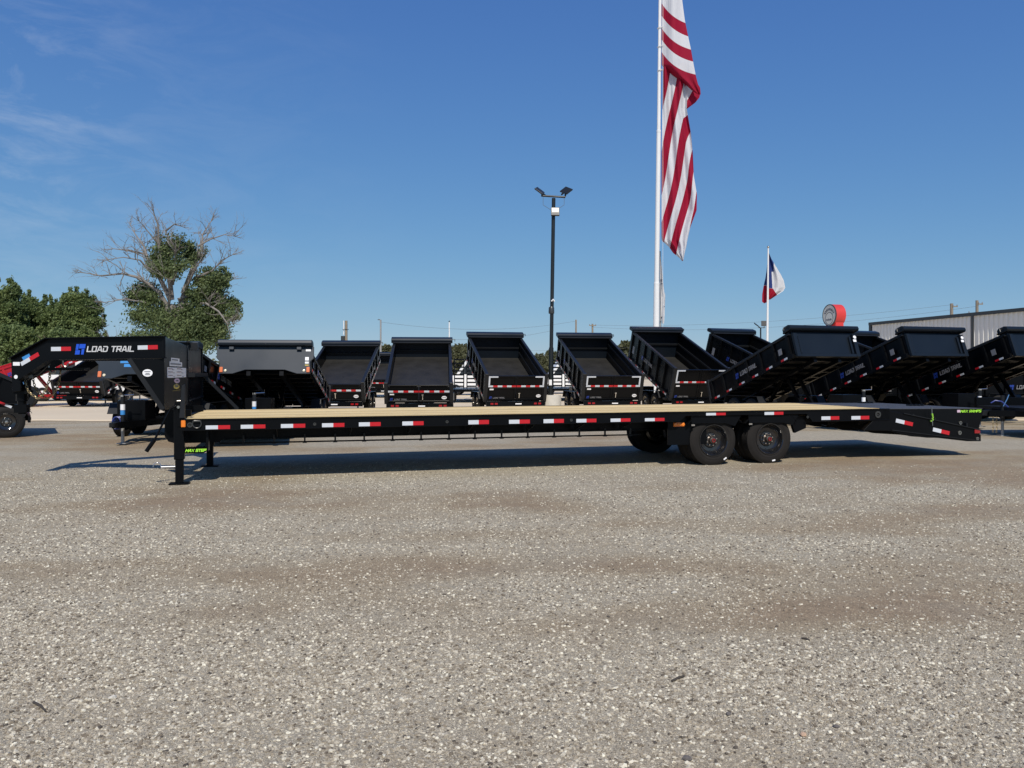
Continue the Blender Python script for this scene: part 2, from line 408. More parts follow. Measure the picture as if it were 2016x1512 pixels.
def text_mb(txt, height, width, th=1.15, shear=0.2, depth=0.003, y=0.0, gap=1.7, mb=None, x0=0.0, z0=0.0, m=0):
    """letters in the xz plane, facing -y, left bottom at x0,z0"""
    mb = mb or MB(); tot = sum(GL[c][0] + gap for c in txt) - gap
    kx, kz = width / (tot + 6 * shear), height / 6.0; x = 0.0; lvl = 0
    for c in txt:
        w, st = GL[c]
        for line in st:
            for a, b in zip(line[:-1], line[1:]):
                d = Vector((b[0] - a[0], b[1] - a[1])); d.normalize(); nn = Vector((-d.y, d.x)) * th / 2; e = d * th / 2
                q = [Vector(a) - e - nn, Vector(b) + e - nn, Vector(b) + e + nn, Vector(a) - e + nn]
                q = [(min(max(p.x, -th / 2), w + th / 2), min(max(p.y, 0 if False else -th / 2), 6 + th / 2)) for p in q]
                lvl += 1
                mb.prism([(x0 + (x + p[0] + shear * p[1]) * kx, z0 + p[1] * kz) for p in q], y - depth - 0.00004 * lvl, y, 'y', m)
        x += w + gap
    return mb
def emblem_mb(w, h, y=0.0, mb=None, x0=0.0, z0=0.0, m=0, d=0.003):
    """square two-letter badge of four blue blocks facing -y"""
    mb = mb or MB(); S = lambda p: (x0 + (p[0] + 0.18 * p[1]) * w / 1.18, z0 + p[1] * h)
    for poly in ([(0, 0.45), (0.28, 0.45), (0.28, 1), (0, 1)], [(0, 0), (0.5, 0), (0.5, 0.41), (0, 0.41)], [(0.34, 0.58), (1, 0.58), (1, 1), (0.34, 1)], [(0.66, 0), (0.94, 0), (0.94, 0.53), (0.66, 0.53)]):
        mb.prism([S(p) for p in poly], y - d, y, 'y', m)
    return mb

# ------------------------------------------------------------------ ground
def dirt_at(x, y):
    """0 = loose stone, 1 = worn bare dirt; worn patches are drawn out along the way vehicles drive across the yard"""
    c, q = math.cos(0.12), math.sin(0.12); xx, yy = x * c + y * q, -x * q + y * c
    n1 = mnoise.fractal(Vector((xx * 0.16, yy * 0.42, 1.3)), 0.9, 2.1, 5)
    n2 = mnoise.fractal(Vector((xx * 0.55, yy * 1.0, 9.1)), 0.9, 2.0, 4)
    d = 0.47 + 0.8 * n1 + 0.45 * n2
    for (a0, a1, a2, w, amp) in ((5.9, 0.05, 0.018, 0.55, 0.24), (7.6, 0.05, 0.018, 0.5, 0.24), (9.3, -0.12, 0.01, 0.55, 0.2), (4.3, 0.16, 0.0, 0.45, 0.2)):
        yc = a0 + a1 * x + a2 * x * x + 0.12 * math.sin(x * 0.9)
        d += amp * math.exp(-((y - yc) / w) ** 2) * (0.55 + 0.9 * mnoise.noise(Vector((x * 0.45, a0, 0.2))))
    return max(0.0, min(1.0, d))
gxs = [-900, -300, -120, -60, -35] + [-24 + 0.16 * i for i in range(301)] + [35, 60, 120, 300, 900]
gys = [-60, -10, 0, 1.6]; q_ = 2.2
while q_ < 30: gys.append(q_); q_ += max(0.05, 0.014 * q_)
gys += [34, 45, 80, 200, 600, 1500]
nx_, ny_ = len(gxs), len(gys)
me = bpy.data.meshes.new('ground')
me.from_pydata([(x, y, 0.0) for y in gys for x in gxs], [], [(b * nx_ + a, b * nx_ + a + 1, (b + 1) * nx_ + a + 1, (b + 1) * nx_ + a) for b in range(ny_ - 1) for a in range(nx_ - 1)])
me.materials.append(M['ground'])
at_ = me.attributes.new('dirt', 'FLOAT', 'POINT'); at_.data.foreach_set('value', [dirt_at(x, y) if 1.5 < y < 40 and abs(x) < 40 else 0.45 for y in gys for x in gxs])
gr = bpy.data.objects.new('ground', me); C.objects.link(gr); tag(gr, kind='structure')
g = MB()
CY = 24.6
random.seed(3)
edge = [(-70 + i * 0.5, CY + 0.10 * math.sin(i * 0.7) + random.uniform(-0.08, 0.08)) for i in range(281)]
g.add([(x, y, 0.03) for x, y in edge] + [(x, 170.0, 0.03) for x, y in edge] + [(x, y - 0.12, -0.01) for x, y in edge],
      [(i, i + 1, 281 + i + 1, 281 + i) for i in range(280)] + [(562 + i, 562 + i + 1, i + 1, i) for i in range(280)])
tag(g.build('concrete_lot', M['concrete']), kind='structure')

# loose stones: one object, scattered over the part of the yard nearest the camera
def scatter_stones():
    g = MB(); bands = []
    ny = 90; ys = [1.2 * (13.5 / 1.2) ** (i / ny) for i in range(ny + 1)]
    nx = 90
    V, Fc, D = [], [], []
    for j, y in enumerate(ys):
        for i in range(nx + 1):
            x = (i / nx - 0.5) * 2 * (0.72 * y + 4.0); edge_ = max(0.0, abs(x) - 0.74 * y) / 3.9
            V.append((x, y, 0.0))
            fine = mnoise.noise(Vector((x * 2.3, y * 3.1, 7.7)))
            d = 1.0 - 0.95 * dirt_at(x, y) ** 0.8 + 0.25 * fine
            d = max(0.05, min(1.0, d)) * min(1.0, (4.0 / y) ** 1.3) * max(0.0, 1.0 - edge_) * (0.45 if edge_ > 0 else 1.0)
            d *= min(1.0, max(0.0, (13.5 - y) / 4.0)) * min(1.0, max(0.1, (y - 1.0) / 1.4))
            D.append(d)
    for j in range(ny):
        for i in range(nx):
            a = j * (nx + 1) + i; Fc.append((a, a + 1, a + nx + 2, a + nx + 1))
    me = bpy.data.meshes.new('loose_gravel'); me.from_pydata(V, [], Fc); me.materials.append(M['stone'])
    at_ = me.attributes.new('dens', 'FLOAT', 'POINT'); at_.data.foreach_set('value', D)
    o = bpy.data.objects.new('loose_gravel', me); C.objects.link(o); tag(o, kind='stuff')
    ng = bpy.data.node_groups.new('stones', 'GeometryNodeTree')
    ng.interface.new_socket('Geometry', in_out='INPUT', socket_type='NodeSocketGeometry')
    ng.interface.new_socket('Geometry', in_out='OUTPUT', socket_type='NodeSocketGeometry')
    n, l = ng.nodes, ng.links
    gi = n.new('NodeGroupInput'); go = n.new('NodeGroupOutput')
    at2 = n.new('GeometryNodeInputNamedAttribute'); at2.data_type = 'FLOAT'; at2.inputs['Name'].default_value = 'dens'
    ml = n.new('ShaderNodeMath'); ml.operation = 'MULTIPLY'; ml.inputs[1].default_value = 19000.0; l.new(at2.outputs['Attribute'], ml.inputs[0])
    dp = n.new('GeometryNodeDistributePointsOnFaces'); dp.distribute_method = 'RANDOM'; dp.inputs['Seed'].default_value = 4
    l.new(gi.outputs[0], dp.inputs['Mesh']); l.new(ml.outputs[0], dp.inputs['Density'])
    jn = n.new('GeometryNodeJoinGeometry')
    for k in range(5):
        ic = n.new('GeometryNodeMeshIcoSphere'); ic.inputs['Radius'].default_value = 1.0; ic.inputs['Subdivisions'].default_value = 2 if k < 2 else 1
        sp = n.new('GeometryNodeSetPosition')
        ps = n.new('GeometryNodeInputPosition')
        nt = n.new('ShaderNodeTexNoise'); nt.noise_dimensions = '4D'; nt.inputs['W'].default_value = 3.7 * k + 1; nt.inputs['Scale'].default_value = 1.1; nt.inputs['Detail'].default_value = 1
        l.new(ps.outputs[0], nt.inputs['Vector'])
        sb = n.new('ShaderNodeVectorMath'); sb.operation = 'SUBTRACT'; sb.inputs[1].default_value = (0.5, 0.5, 0.5); l.new(nt.outputs['Color'], sb.inputs[0])
        sc = n.new('ShaderNodeVectorMath'); sc.operation = 'SCALE'; sc.inputs['Scale'].default_value = 2.4; l.new(sb.outputs[0], sc.inputs[0])
        l.new(ic.outputs['Mesh'], sp.inputs['Geometry']); l.new(sc.outputs[0], sp.inputs['Offset'])
        tr = n.new('GeometryNodeTransform'); tr.inputs['Scale'].default_value = (1.0, 0.72 + 0.06 * k, 0.5 + 0.05 * k)
        l.new(sp.outputs[0], tr.inputs['Geometry'])
        sm = n.new('GeometryNodeSetMaterial'); sm.inputs['Material'].default_value = M['stone']; l.new(tr.outputs[0], sm.inputs['Geometry'])
        g2 = n.new('GeometryNodeGeometryToInstance'); l.new(sm.outputs[0], g2.inputs[0]); l.new(g2.outputs[0], jn.inputs[0])
    ip = n.new('GeometryNodeInstanceOnPoints'); ip.inputs['Pick Instance'].default_value = True
    l.new(dp.outputs['Points'], ip.inputs['Points']); l.new(jn.outputs[0], ip.inputs['Instance'])
    rr = n.new('FunctionNodeRandomValue'); rr.data_type = 'FLOAT_VECTOR'; rr.inputs[0].default_value = (-0.35, -0.35, 0); rr.inputs[1].default_value = (0.35, 0.35, 6.28)
    l.new(rr.outputs[0], ip.inputs['Rotation'])
    rs = n.new('FunctionNodeRandomValue'); rs.data_type = 'FLOAT'; rs.inputs['Seed'].default_value = 9
    pw = n.new('ShaderNodeMath'); pw.operation = 'POWER'; pw.inputs[1].default_value = 6.0; l.new(rs.outputs[1], pw.inputs[0])
    ma = n.new('ShaderNodeMath'); ma.operation = 'MULTIPLY_ADD'; ma.inputs[1].default_value = 0.0108; ma.inputs[2].default_value = 0.0024
    l.new(pw.outputs[0], ma.inputs[0]); l.new(ma.outputs[0], ip.inputs['Scale'])
    l.new(ip.outputs[0], go.inputs[0])
    md = o.modifiers.new('stones', 'NODES'); md.node_group = ng
    return o
scatter_stones()

# ------------------------------------------------------------------ wheels (shared meshes)
def tyre_mesh(Rt, w, rim_r, matl, grooves=4, name='tyre'):
    """axis y, outer face at y=0 (faces -y), inner at y=w"""
    pr = [(rim_r, 0.03), (rim_r + 0.012, 0.008), (rim_r + 0.05, -0.004), (Rt - 0.07, 0.0), (Rt - 0.025, 0.012), (Rt - 0.004, 0.035)]
    tw = w - 0.07; seg = tw / (grooves * 2 + 1)
    for k in range(grooves * 2 + 1):
        y0, y1 = 0.035 + k * seg, 0.035 + (k + 1) * seg; r = Rt if k % 2 == 0 else Rt - 0.011
        pr += [(r, y0 + 0.001), (r, y1 - 0.001)]
    pr += [(Rt - 0.004, w - 0.035), (Rt - 0.025, w - 0.012), (Rt - 0.07, w), (rim_r + 0.04, w + 0.003), (rim_r, w - 0.02)]
    m = MB(); m.lathe(pr, 40)
    # side wall lettering ribs
    m.lathe([(rim_r + 0.058, -0.006), (rim_r + 0.064, -0.004)], 40)
    return m.mesh(name, matl)
def rim_mesh(rim_r, dish=0.10, name='rim'):
    m = MB()
    m.lathe([(rim_r + 0.008, 0.02), (rim_r + 0.012, -0.004), (rim_r + 0.0, -0.004), (rim_r - 0.012, 0.01), (rim_r - 0.022, dish * 0.45), (rim_r - 0.04, dish * 0.75),
             (rim_r - 0.07, dish), (rim_r * 0.52, dish + 0.004), (rim_r * 0.46, dish - 0.012), (rim_r * 0.30, dish - 0.014), (0.001, dish - 0.014)], 36)
    m.lathe([(rim_r + 0.008, 0.02), (rim_r + 0.008, 0.2)], 36)
    return m.mesh(name, M['rim'])
RT, RR = 0.42, 0.255
ME_TYRE = tyre_mesh(RT, 0.24, RR, M['rubber_dusty'])
ME_RIM = rim_mesh(RR, 0.115)
mb = MB(); mb.lathe([(0.0, -0.03), (0.011, -0.03), (0.017, -0.012), (0.017, 0.012)], 8); ME_NUT = mb.mesh('lug_nut', M['chrome'])
mb = MB(); mb.lathe([(0.001, -0.055), (0.03, -0.055), (0.036, -0.045), (0.05, -0.04), (0.055, 0.02), (0.07, 0.03)], 20); ME_HUB = mb.mesh('hub', mat('hub_steel', (0.12, 0.1, 0.085), 0.4, 0.7))
mb = MB(); mb.lathe([(0.02, -0.058), (0.02, -0.062), (0.03, -0.062), (0.03, -0.054)], 16); ME_CAP = mb.mesh('hub_cap', M['red_lens'])
ME_TYRE_S = tyre_mesh(0.375, 0.215, 0.215, M['rubber'], 3)
ME_RIM_S = rim_mesh(0.215, 0.05)
mb = MB()
for k in range(6):
    a = k * math.pi / 3; mb.lathe([(0.0, 0.014), (0.011, 0.016), (0.012, 0.05)], 6, 0, (0.08 * math.cos(a), 0, 0.08 * math.sin(a)))
mb.lathe([(0.001, -0.015), (0.034, -0.01), (0.04, 0.05)], 12); ME_HUB_S = mb.mesh('hub', M['zinc'])

# ------------------------------------------------------------------ the long flatbed gooseneck trailer
AX, AY, AA = -4.48, 10.43, R(15.55)
UX, UY = math.cos(AA), math.sin(AA); NX, NY = -UY, UX
W = 2.75; DH = 0.895
T = empty('gooseneck_flatbed_trailer', (AX, AY, 0), AA)
tag(T, 'long black gooseneck flatbed trailer with bare pine deck in the open gravel', 'trailer')
def S(px, v=0.0):
    r = (px - 1008.0) / F
    return (r * (AY + NY * v) - (AX + NX * v)) / (UX - r * UY)
def Z(px, py, v=0.0):
    return H - (py - HOR) / F * (AY + UY * S(px, v) + NY * v)
def Q(px, py, v=0.0): return (S(px, v), Z(px, py, v))

s_end = S(1741)                      # end of the timber
# --- side rails: outer channels with the deep part cut away over the wheels
def rail_poly(v):
    return
sA, sB = S(1338), S(1600)            # wheel opening
s0 = S(357)
for v0, v1, nm in ((0.0, 0.07, 'side_rail'), (W - 0.07, W, 'side_rail')):
    m = MB()
    m.prism([(s0, DH), (s0, 0.735), (sA, 0.735), (sA + 0.12, 0.825), (sB - 0.12, 0.825), (sB, 0.69), (s_end + 0.12, 0.69), (s_end + 0.12, DH)], v0, v1)
    y = v0 - 0.012 if v0 == 0 else v1
    m.box(s0, s_end + 0.1, y, y + 0.012, DH - 0.022, DH + 0.004)         # rub rail lip
    m.box(s0, sA - 0.02, y, y + 0.012, 0.735, 0.752)
    m.box(sB + 0.02, s_end + 0.1, y, y + 0.012, 0.69, 0.705)
    m.build(nm, M['black'], T, bevel=0.004)
# --- timber deck, boards laid lengthwise
npl = 14; pw = (W - 0.16) / npl
pm = MB(); pm.box(0, s_end - s0 - 0.06, 0.002, pw - 0.004, 0, 0.04); me_pl = pm.mesh('deck_plank', M['wood'])
random.seed(12)
for i in range(npl):
    o = share('deck_plank', me_pl, T, (s0 + 0.03 + random.uniform(-0.012, 0.012), 0.08 + i * pw, DH - 0.036 + random.uniform(-0.0025, 0.0025)))
m = MB(); m.box(s0, s0 + 0.04, 0.07, W - 0.07, 0.735, DH - 0.05); m.build('front_crossmember', M['black'], T)
# --- two deep main beams
for v in (0.55, W - 0.75):
    m = MB(); sF = S(323, v)
    zb = 0.575
    a = [(sF, 1.0), (sF, 0.62), (sF + 0.05, 0.545), (sF + 0.14, 0.52), (S(432, v), 0.52), (S(440, v), zb), (S(1500, v), zb), (S(1640, v), 0.66), (s_end + 0.1, 0.66), (s_end + 0.1, 0.83), (s0 + 0.05, 0.83), (s0 + 0.05, 1.0)]
    m.prism(a, v + 0.05, v + 0.065)
    m.box(S(440, v), S(1500, v), v, v + 0.12, zb - 0.012, zb); m.box(s0 + 0.05, s_end, v, v + 0.12, 0.83, 0.842)
    m.build('main_beam', M['black'], T)
# --- cross members every half metre
cm = MB(); cm.box(-0.03, 0.03, 0.07, W - 0.07, 0.77, 0.845); me_cm = cm.mesh('cross_member', M['black'])
k = s0 + 0.4
while k < s_end:
    if not (sA - 0.1 < k < sB + 0.1): share('cross_member', me_cm, T, (k, 0, 0))
    k += 0.5
# --- gusset plates between side rail and beam
gm = MB(); gm.prism([(0.02, 0.735), (0.5, 0.58), (0.5, 0.77), (0.02, 0.77)], -0.005, 0.005, 'x'); me_g = gm.mesh('gusset', M['black_dusty'])
for px in (545, 692, 809, 930, 1051, 1148, 1240, 1660, 1720): share('gusset', me_g, T, (S(px, 0.1), 0.0, 0))
gm = MB(); gm.prism([(0, 0.575), (0.34, 0.575), (0.34, 0.50)], 0, 0.01); me_g = gm.mesh('gusset', M['black_dusty'])
for px in (488, 640, 865, 1062, 1290): share('gusset', me_g, T, (S(px, 1.9), 2.05, 0))
# --- truss rods under the beams, hung on short stubs
for v, nm in ((0.45, 0), (W - 0.55, 1)):
    m = MB(); m.bar((S(432, v), v, Z(432, 873, v) if nm == 0 else 0.49), (S(1262, v), v, Z(1262, 855.5, v) if nm == 0 else 0.49), 0.03, 0.02); m.build('truss_rod', M['black'], T)
sm_ = MB(); sm_.box(-0.012, 0.012, -0.012, 0.012, 0, 0.12); sm_.box(-0.03, 0.03, -0.02, 0.02, -0.008, 0.004); me_s = sm_.mesh('truss_stub', M['black_dusty'])
xs = (479.5, 539.5, 600, 660, 717, 773, 829, 884, 935, 987.5, 1039, 1091, 1140.5, 1191, 1241)
for px in xs:
    f = (px - 432) / (1262 - 432); zz = Z(432, 873, 0.45) * (1 - f) + Z(1262, 855.5, 0.45) * f
    share('truss_stub', me_s, T, (S(px, 0.45), 0.45, zz - 0.01))
# --- conspicuity tape along the side
def tape(x0, x1, yt, yb, tilt=0.0, split=0.5, v=0.0):
    sa, sb = S(x0, v), S(x1, v); xm = (x0 + x1) / 2; zt, zb = Z(xm, yt, v), Z(xm, yb, v)
    L = sb - sa; h = zt - zb; m = MB()
    m.box(0, L * split, -0.003, 0, 0, h, 0); m.box(L * split, L, -0.003, 0, 0, h, 1)
    o = m.build('reflective_tape', [M['tape_white'], M['tape_red']], T, (sa, v - 0.001, zb), (0, tilt, 0)); return o
TP = [(405, 453, 837.3, 845), (474, 522.5, 836, 844), (553, 601, 834.5, 842.5), (634, 678, 833, 840.7), (706.5, 749.5, 831.2, 839), (792, 834, 829.5, 837.3),
      (922, 962.5, 827, 835.2), (1002, 1043, 826.2, 834.2), (1070, 1110, 825, 832.7), (1134.5, 1174, 824.5, 832), (1202, 1241, 823.8, 831.2), (1269.5, 1308, 823, 830),
      (1390, 1428.5, 810.4, 817.6), (1505, 1542, 809.6, 816.6), (1617, 1652, 819.6, 826.4), (1676, 1711, 818.9, 825.8)]
for q in TP: tape(*q)
# --- deck side fittings
m = MB(); a, b = Q(356.5, 841.5), Q(365.5, 827)
m.box(a[0], b[0], -0.016, 0.0, a[1], b[1]); m.build('marker_light', M['amber'], T, bevel=0.012)
def ring(px, py, r, v=0.0, name='grommet', mt='grey', inner=0.55):
    s, z = Q(px, py, v); m = MB(); m.lathe([(r, 0.0), (r, -0.012), (r * inner, -0.012), (r * inner, 0.0)], 16, 0, (s, v, z)); m.lathe([(0.001, -0.004), (r * inner * 0.5, -0.006), (r * inner * 0.5, 0.0)], 10, 0, (s, v, z))
    return m.build(name, M[mt], T)
M['fitting'] = mat('dull_fitting', (0.09, 0.09, 0.085), 0.35, 0.7)
ring(374, 836.5, 0.035, 0, 'plug_socket', 'fitting')
for px, py in ((619.5, 835), (880, 830.3), (1124.5, 827), (1589.5, 821)): ring(px, py, 0.022, 0, 'side_grommet', 'fitting')
def dring(px, py, r=0.055, v=0.0):
    s, z = Q(px, py, v); m = MB(); pts = [(s + r * math.sin(t), v - 0.02, z - r * math.cos(t) * 1.05 + 0.012) for t in [i * 0.4 - 2.4 for i in range(13)]]
    m.tube(pts + [pts[0]], 0.008, 6); m.box(s - r, s + r, v - 0.03, v, z + 0.04, z + 0.055); m.build('tie_ring', M['fitting'], T)
dring(388, 836)
m = MB(); a, b = Q(1326, 840, 0.12), Q(1347.5, 831.5, 0.12)
zc = (a[1] + b[1]) / 2
for c in (a[0] + 0.03, b[0] - 0.03): m.lathe([(0.001, -0.022), (0.028, -0.018), (0.036, 0.0)], 12, 1, (c, 0.118, zc))
m.box(a[0], b[0], 0.118, 0.13, a[1], b[1], 0); m.box(a[0] + 0.06, b[0] - 0.06, 0.104, 0.118, zc - 0.02, zc + 0.02, 2)
m.build('turn_signal', [M['amber_dull'], M['amber'], M['amber']], T, bevel=0.003)
m = MB(); a = Q(1326, 840, 0.13); m.box(a[0] - 0.1, a[0] + 0.6, 0.131, 0.16, a[1] - 0.3, 0.8); m.build('lamp_bracket', M['black'], T)
# --- wheels: two axles of duals
for px in (1406.5, 1517.5):
    sw = S(px, 0.06)
    for v, flip, dist in ((0.075, 0, 1), (0.37, 1, 0), (W - 0.61, 1, 0), (W - 0.315, 1, 0)):
        wroot = MB()
        wh = empty('wheel', (sw, v if not flip else v + 0.24, RT - 0.012), 0.0, T)
        if flip: wh.rotation_euler = (0, 0, math.pi)
        t = share('tyre', ME_TYRE, wh); r_ = share('rim', ME_RIM, wh)
        if not flip:
            share('hub', ME_HUB, wh, (0, 0.07, 0)); share('hub_cap', ME_CAP, wh, (0, 0.064, 0))
            for q in range(8):
                aa = (q + 0.35) * math.pi / 4; share('lug_nut', ME_NUT, wh, (0.088 * math.cos(aa), 0.092, 0.088 * math.sin(aa)))
            m = MB(); m.box(-0.03, 0.03, -0.0065, -0.0035, -0.012, 0.012); st = m.build('tyre_sticker', M['sticker'], wh, (0, 0, 0))
            aa = R(-56 if px < 1450 else -80); rr = 0.365
            st.location = (rr * math.cos(aa), 0, rr * math.sin(aa)); st.rotation_euler = (0, -aa - R(90), 0)
            m = MB(); m.tube([(0.19, -0.01, 0.0), (0.17, 0.05, 0.0)], 0.006, 6); vs2 = m.build('valve_stem', M['zinc'], wh); vs2.rotation_euler = (0, R(78), 0)
    m = MB(); m.tube([(sw, 0.2, RT - 0.01), (sw, W - 0.2, RT - 0.01)], 0.06, 10); m.build('axle', M['black'], T)
# fender plates hooked round the tyres
for px in (1406.5, 1517.5):
    sw = S(px, 0.06)
    for vv in (0.03, W - 0.63):
        m = MB()
        prof = [(-0.50, 0.68), (-0.33, 0.842), (0.33, 0.842), (0.49, 0.70)]
        for a, b in zip(prof[:-1], prof[1:]):
            d = Vector((b[0] - a[0], b[1] - a[1])).normalized(); nn = Vector((-d.y, d.x)) * 0.01
            m.prism([(sw + a[0], a[1]), (sw + b[0], b[1]), (sw + b[0] + nn.x, b[1] + nn.y), (sw + a[0] + nn.x, a[1] + nn.y)], vv, vv + 0.60)
        m.build('fender', M['black'], T)
    m = MB(); z1 = 0.76; s1 = sw - 0.38
    m.box(s1 - 0.06, s1 + 0.0, 0.02, 0.03, 0.66, 0.685); m.build('fender_clip', M['chrome'], T, None, (0, 0, 0))
sw = S(1406.5, 0.06); sx2 = S(1517.5, 0.06)
for pp, v0, v1 in (([(sw - 0.6, 0.75), (sw - 0.55, 0.42), (sw - 0.25, 0.40), (sw - 0.2, 0.75)], 0.70, 0.78), ([(sx2 + 0.2, 0.75), (sx2 + 0.25, 0.42), (sx2 + 0.62, 0.56), (sx2 + 0.64, 0.75)], 0.60, 0.70), ([(sw + 0.3, 0.72), (sw + 0.4, 0.50), (sx2 - 0.4, 0.50), (sx2 - 0.3, 0.72)], 0.62, 0.7)):
    m = MB(); m.prism(pp, v0, v1); m.build('spring_hanger', M['black'], T)
for dx_ in (0, 113):
    vq = 0.035; m = MB(); m.prism([Q(px_ + dx_, py_ - dx_ * 0.012, vq) for px_, py_ in ((1362, 835), (1380, 833.5), (1428, 833.5), (1447, 839), (1459, 818), (1360, 818))], vq, vq + 0.008); m.build('fender_skirt', M['black'], T)
m = MB(); m.prism([(sx2 + 0.46, 0.60), (sx2 + 0.46, 0.79), (sx2 + 0.72, 0.79), (sx2 + 0.72, 0.58), (sx2 + 0.5, 0.50)], 0.10, 0.16); m.build('mud_flap_bracket', M['black'], T)
# --- dove tail frame and the two wide ramps lying flat over it
def zq(px, py): return Q(px, py)
dv = [zq(1740, 806.5), zq(1775, 813), zq(1930, 847), zq(1928, 868.7), zq(1904, 868.7), zq(1849, 862.5), zq(1797, 859.5), zq(1772, 853.5), zq(1752, 848), zq(1700, 847.5)]
for v0 in (0.0, W - 0.08):
    m = MB(); m.prism(dv, v0, v0 + 0.08); m.build('dovetail_rail', M['black'], T, bevel=0.004)
m = MB(); a, b = zq(1778, 813.5), zq(1931, 846.5); m.bar((a[0], 0.0, a[1]), (b[0], 0.0, b[1]), 0.05, 0.014); m.build('dovetail_flange', M['black_dusty'], T)
m = MB(); a, b = zq(1755, 846.5), zq(1928, 867.5); m.bar((a[0], 0.0, a[1]), (b[0], 0.0, b[1]), 0.04, 0.012); m.build('dovetail_flange', M['black_dusty'], T)
for px_ in (1752, 1800, 1842, 1905):
    f = (px_ - 1740) / 190; m = MB(); z1_ = 0.80 - f * 0.32; m.box(S(px_) - 0.012, S(px_) + 0.012, 0.012, 0.05, z1_ - 0.1, z1_ + 0.09); m.build('dovetail_stiffener', M['black_dusty'], T)
for v0 in (0.9, W - 0.98):
    m = MB(); m.prism([(p[0] - 0.02, p[1] - 0.01) for p in dv], v0, v0 + 0.08); m.build('dovetail_beam', M['black'], T)
sR0, sR1 = S(1745), S(1939)
for k in range(6):
    m = MB(); f = (k + 0.6) / 6.3; ss = sR0 + 0.1 + f * (sR1 - sR0 - 0.2); zz = 0.80 - f * 0.40; m.box(ss - 0.03, ss + 0.03, 0.08, W - 0.08, zz - 0.08, zz - 0.02); m.build('dovetail_crossmember', M['black'], T)
zt = DH - 0.005
for v0, v1 in ((0.055, W / 2 - 0.05), (W / 2 + 0.05, W - 0.055)):
    m = MB()
    side = [(sR0, zt - 0.03), (sR0, zt), (sR1, zt - 0.02), (sR1 + 0.03, zt - 0.06), (S(1932), Z(1932, 846)), (S(1765), Z(1765, 812.5))]
    m.prism([(p[0], p[1] - 0.002) for p in side], v0, v0 + 0.05); m.prism([(p[0], p[1] - 0.002) for p in side], v1 - 0.05, v1)
    rp_ = m.build('ramp', M['black'], T, bevel=0.004)
    m = MB(); nb = 9
    m.hexa([(sR0, v0 + 0.0, zt - 0.02), (sR1, v0, zt - 0.04), (sR1, v1, zt - 0.04), (sR0, v1, zt - 0.02), (sR0, v0, zt + 0.004), (sR1, v0, zt - 0.016), (sR1, v1, zt - 0.016), (sR0, v1, zt + 0.004)])
    m.build('ramp_tread', M['tread'], rp_)
    m = MB()
    for k in range(4): m.box(sR1 - 0.62 + k * 0.09, sR1 - 0.60 + k * 0.09, v1 - 0.25, v1 - 0.1, zt - 0.016, zt + 0.02)
    m.build('ramp_grip', M['black_dusty'], rp_)
m = MB(); m.box(s_end - 0.03, sR0 - 0.005, 0.0, W, DH - 0.03, DH + 0.002); m.build('deck_end_cap', M['black'], T)
# rear fittings
tape(1763, 1797, 823.5, 831, R(12)); tape(1836, 1869, 841, 848.5, R(12))
m = MB(); a, b = Q(1918, 853.5), Q(1929, 844.5); m.box(a[0], b[0], -0.014, -0.001, a[1], b[1]); m.build('side_lamp', M['red_lens'], T, bevel=0.006)
ring(1728, 816, 0.06, -0.001, 'ramp_hinge', 'fitting', 0.5); ring(1890.5, 832.5, 0.032, 0.053, 'ramp_pivot', 'zinc'); ring(1889, 852, 0.036, -0.001, 'lashing_ring', 'zinc'); ring(1924, 863.5, 0.03, -0.001, 'rear_pin', 'zinc')
# ramp lettering
a, b = Q(1891, 811.6, 0.05), Q(1932, 806.8, 0.05)
text_mb('MAX RAMPS', (b[1] - a[1]) * 1.05, b[0] - a[0], 1.2, 0.3).build('lettering', M['green'], T, (a[0], 0.0535, a[1] - 0.004))
m = MB(); a, b = Q(1884.5, 812, 0.05), Q(1890.5, 807, 0.05); m.box(a[0], b[0], 0.049, 0.0535, a[1], b[1]); m.build('ramp_badge', M['pink'], T)
# ratchet strap holding the ramp
m = MB(); p0, p1 = Q(1834, 803.5, -0.02), Q(1835, 838, -0.02)
m.bar((p0[0], -0.02, p0[1] + 0.02), (p1[0], -0.03, p1[1]), 0.012, 0.012, 1)
random.seed(5)
for k in range(7):
    f = 0.34 + 0.065 * k; zc = p0[1] + (p1[1] - p0[1]) * f; sx0 = p0[0] + random.uniform(-0.02, 0.02)
    m.hexa([(sx0 - .012, -.04, zc - .011), (sx0 + .012, -.035, zc - .013), (sx0 + .014, -.025, zc - .011), (sx0 - .012, -.02, zc - .011), (sx0 - .01, -.04, zc + .009), (sx0 + .016, -.035, zc + .011), (sx0 + .012, -.02, zc + .011), (sx0 - .012, -.02, zc + .011)], 0)
m.build('ratchet_strap', [M['strap'], M['zinc']], T)
for v0 in (0.12, W - 0.3):
    m = MB(); m.box(sR1 + 0.005, sR1 + 0.06, v0, v0 + 0.18, 0.62, zt - 0.03); m.build('ramp_foot', M['black'], T, bevel=0.006)
# rear bumper
m = MB(); e0 = S(1925); m.box(e0, e0 + 0.07, 0.0, W, Z(1928, 868.7), Z(1928, 868.7) + 0.12); m.build('rear_bumper', M['black'], T)
for k in range(3):
    m = MB(); m.box(e0 + 0.07, e0 + 0.10, 0.1 + 0.12 * k, 0.18 + 0.12 * k, 0.40, 0.46); m.build('tail_lamp', M['red_lens'], T)

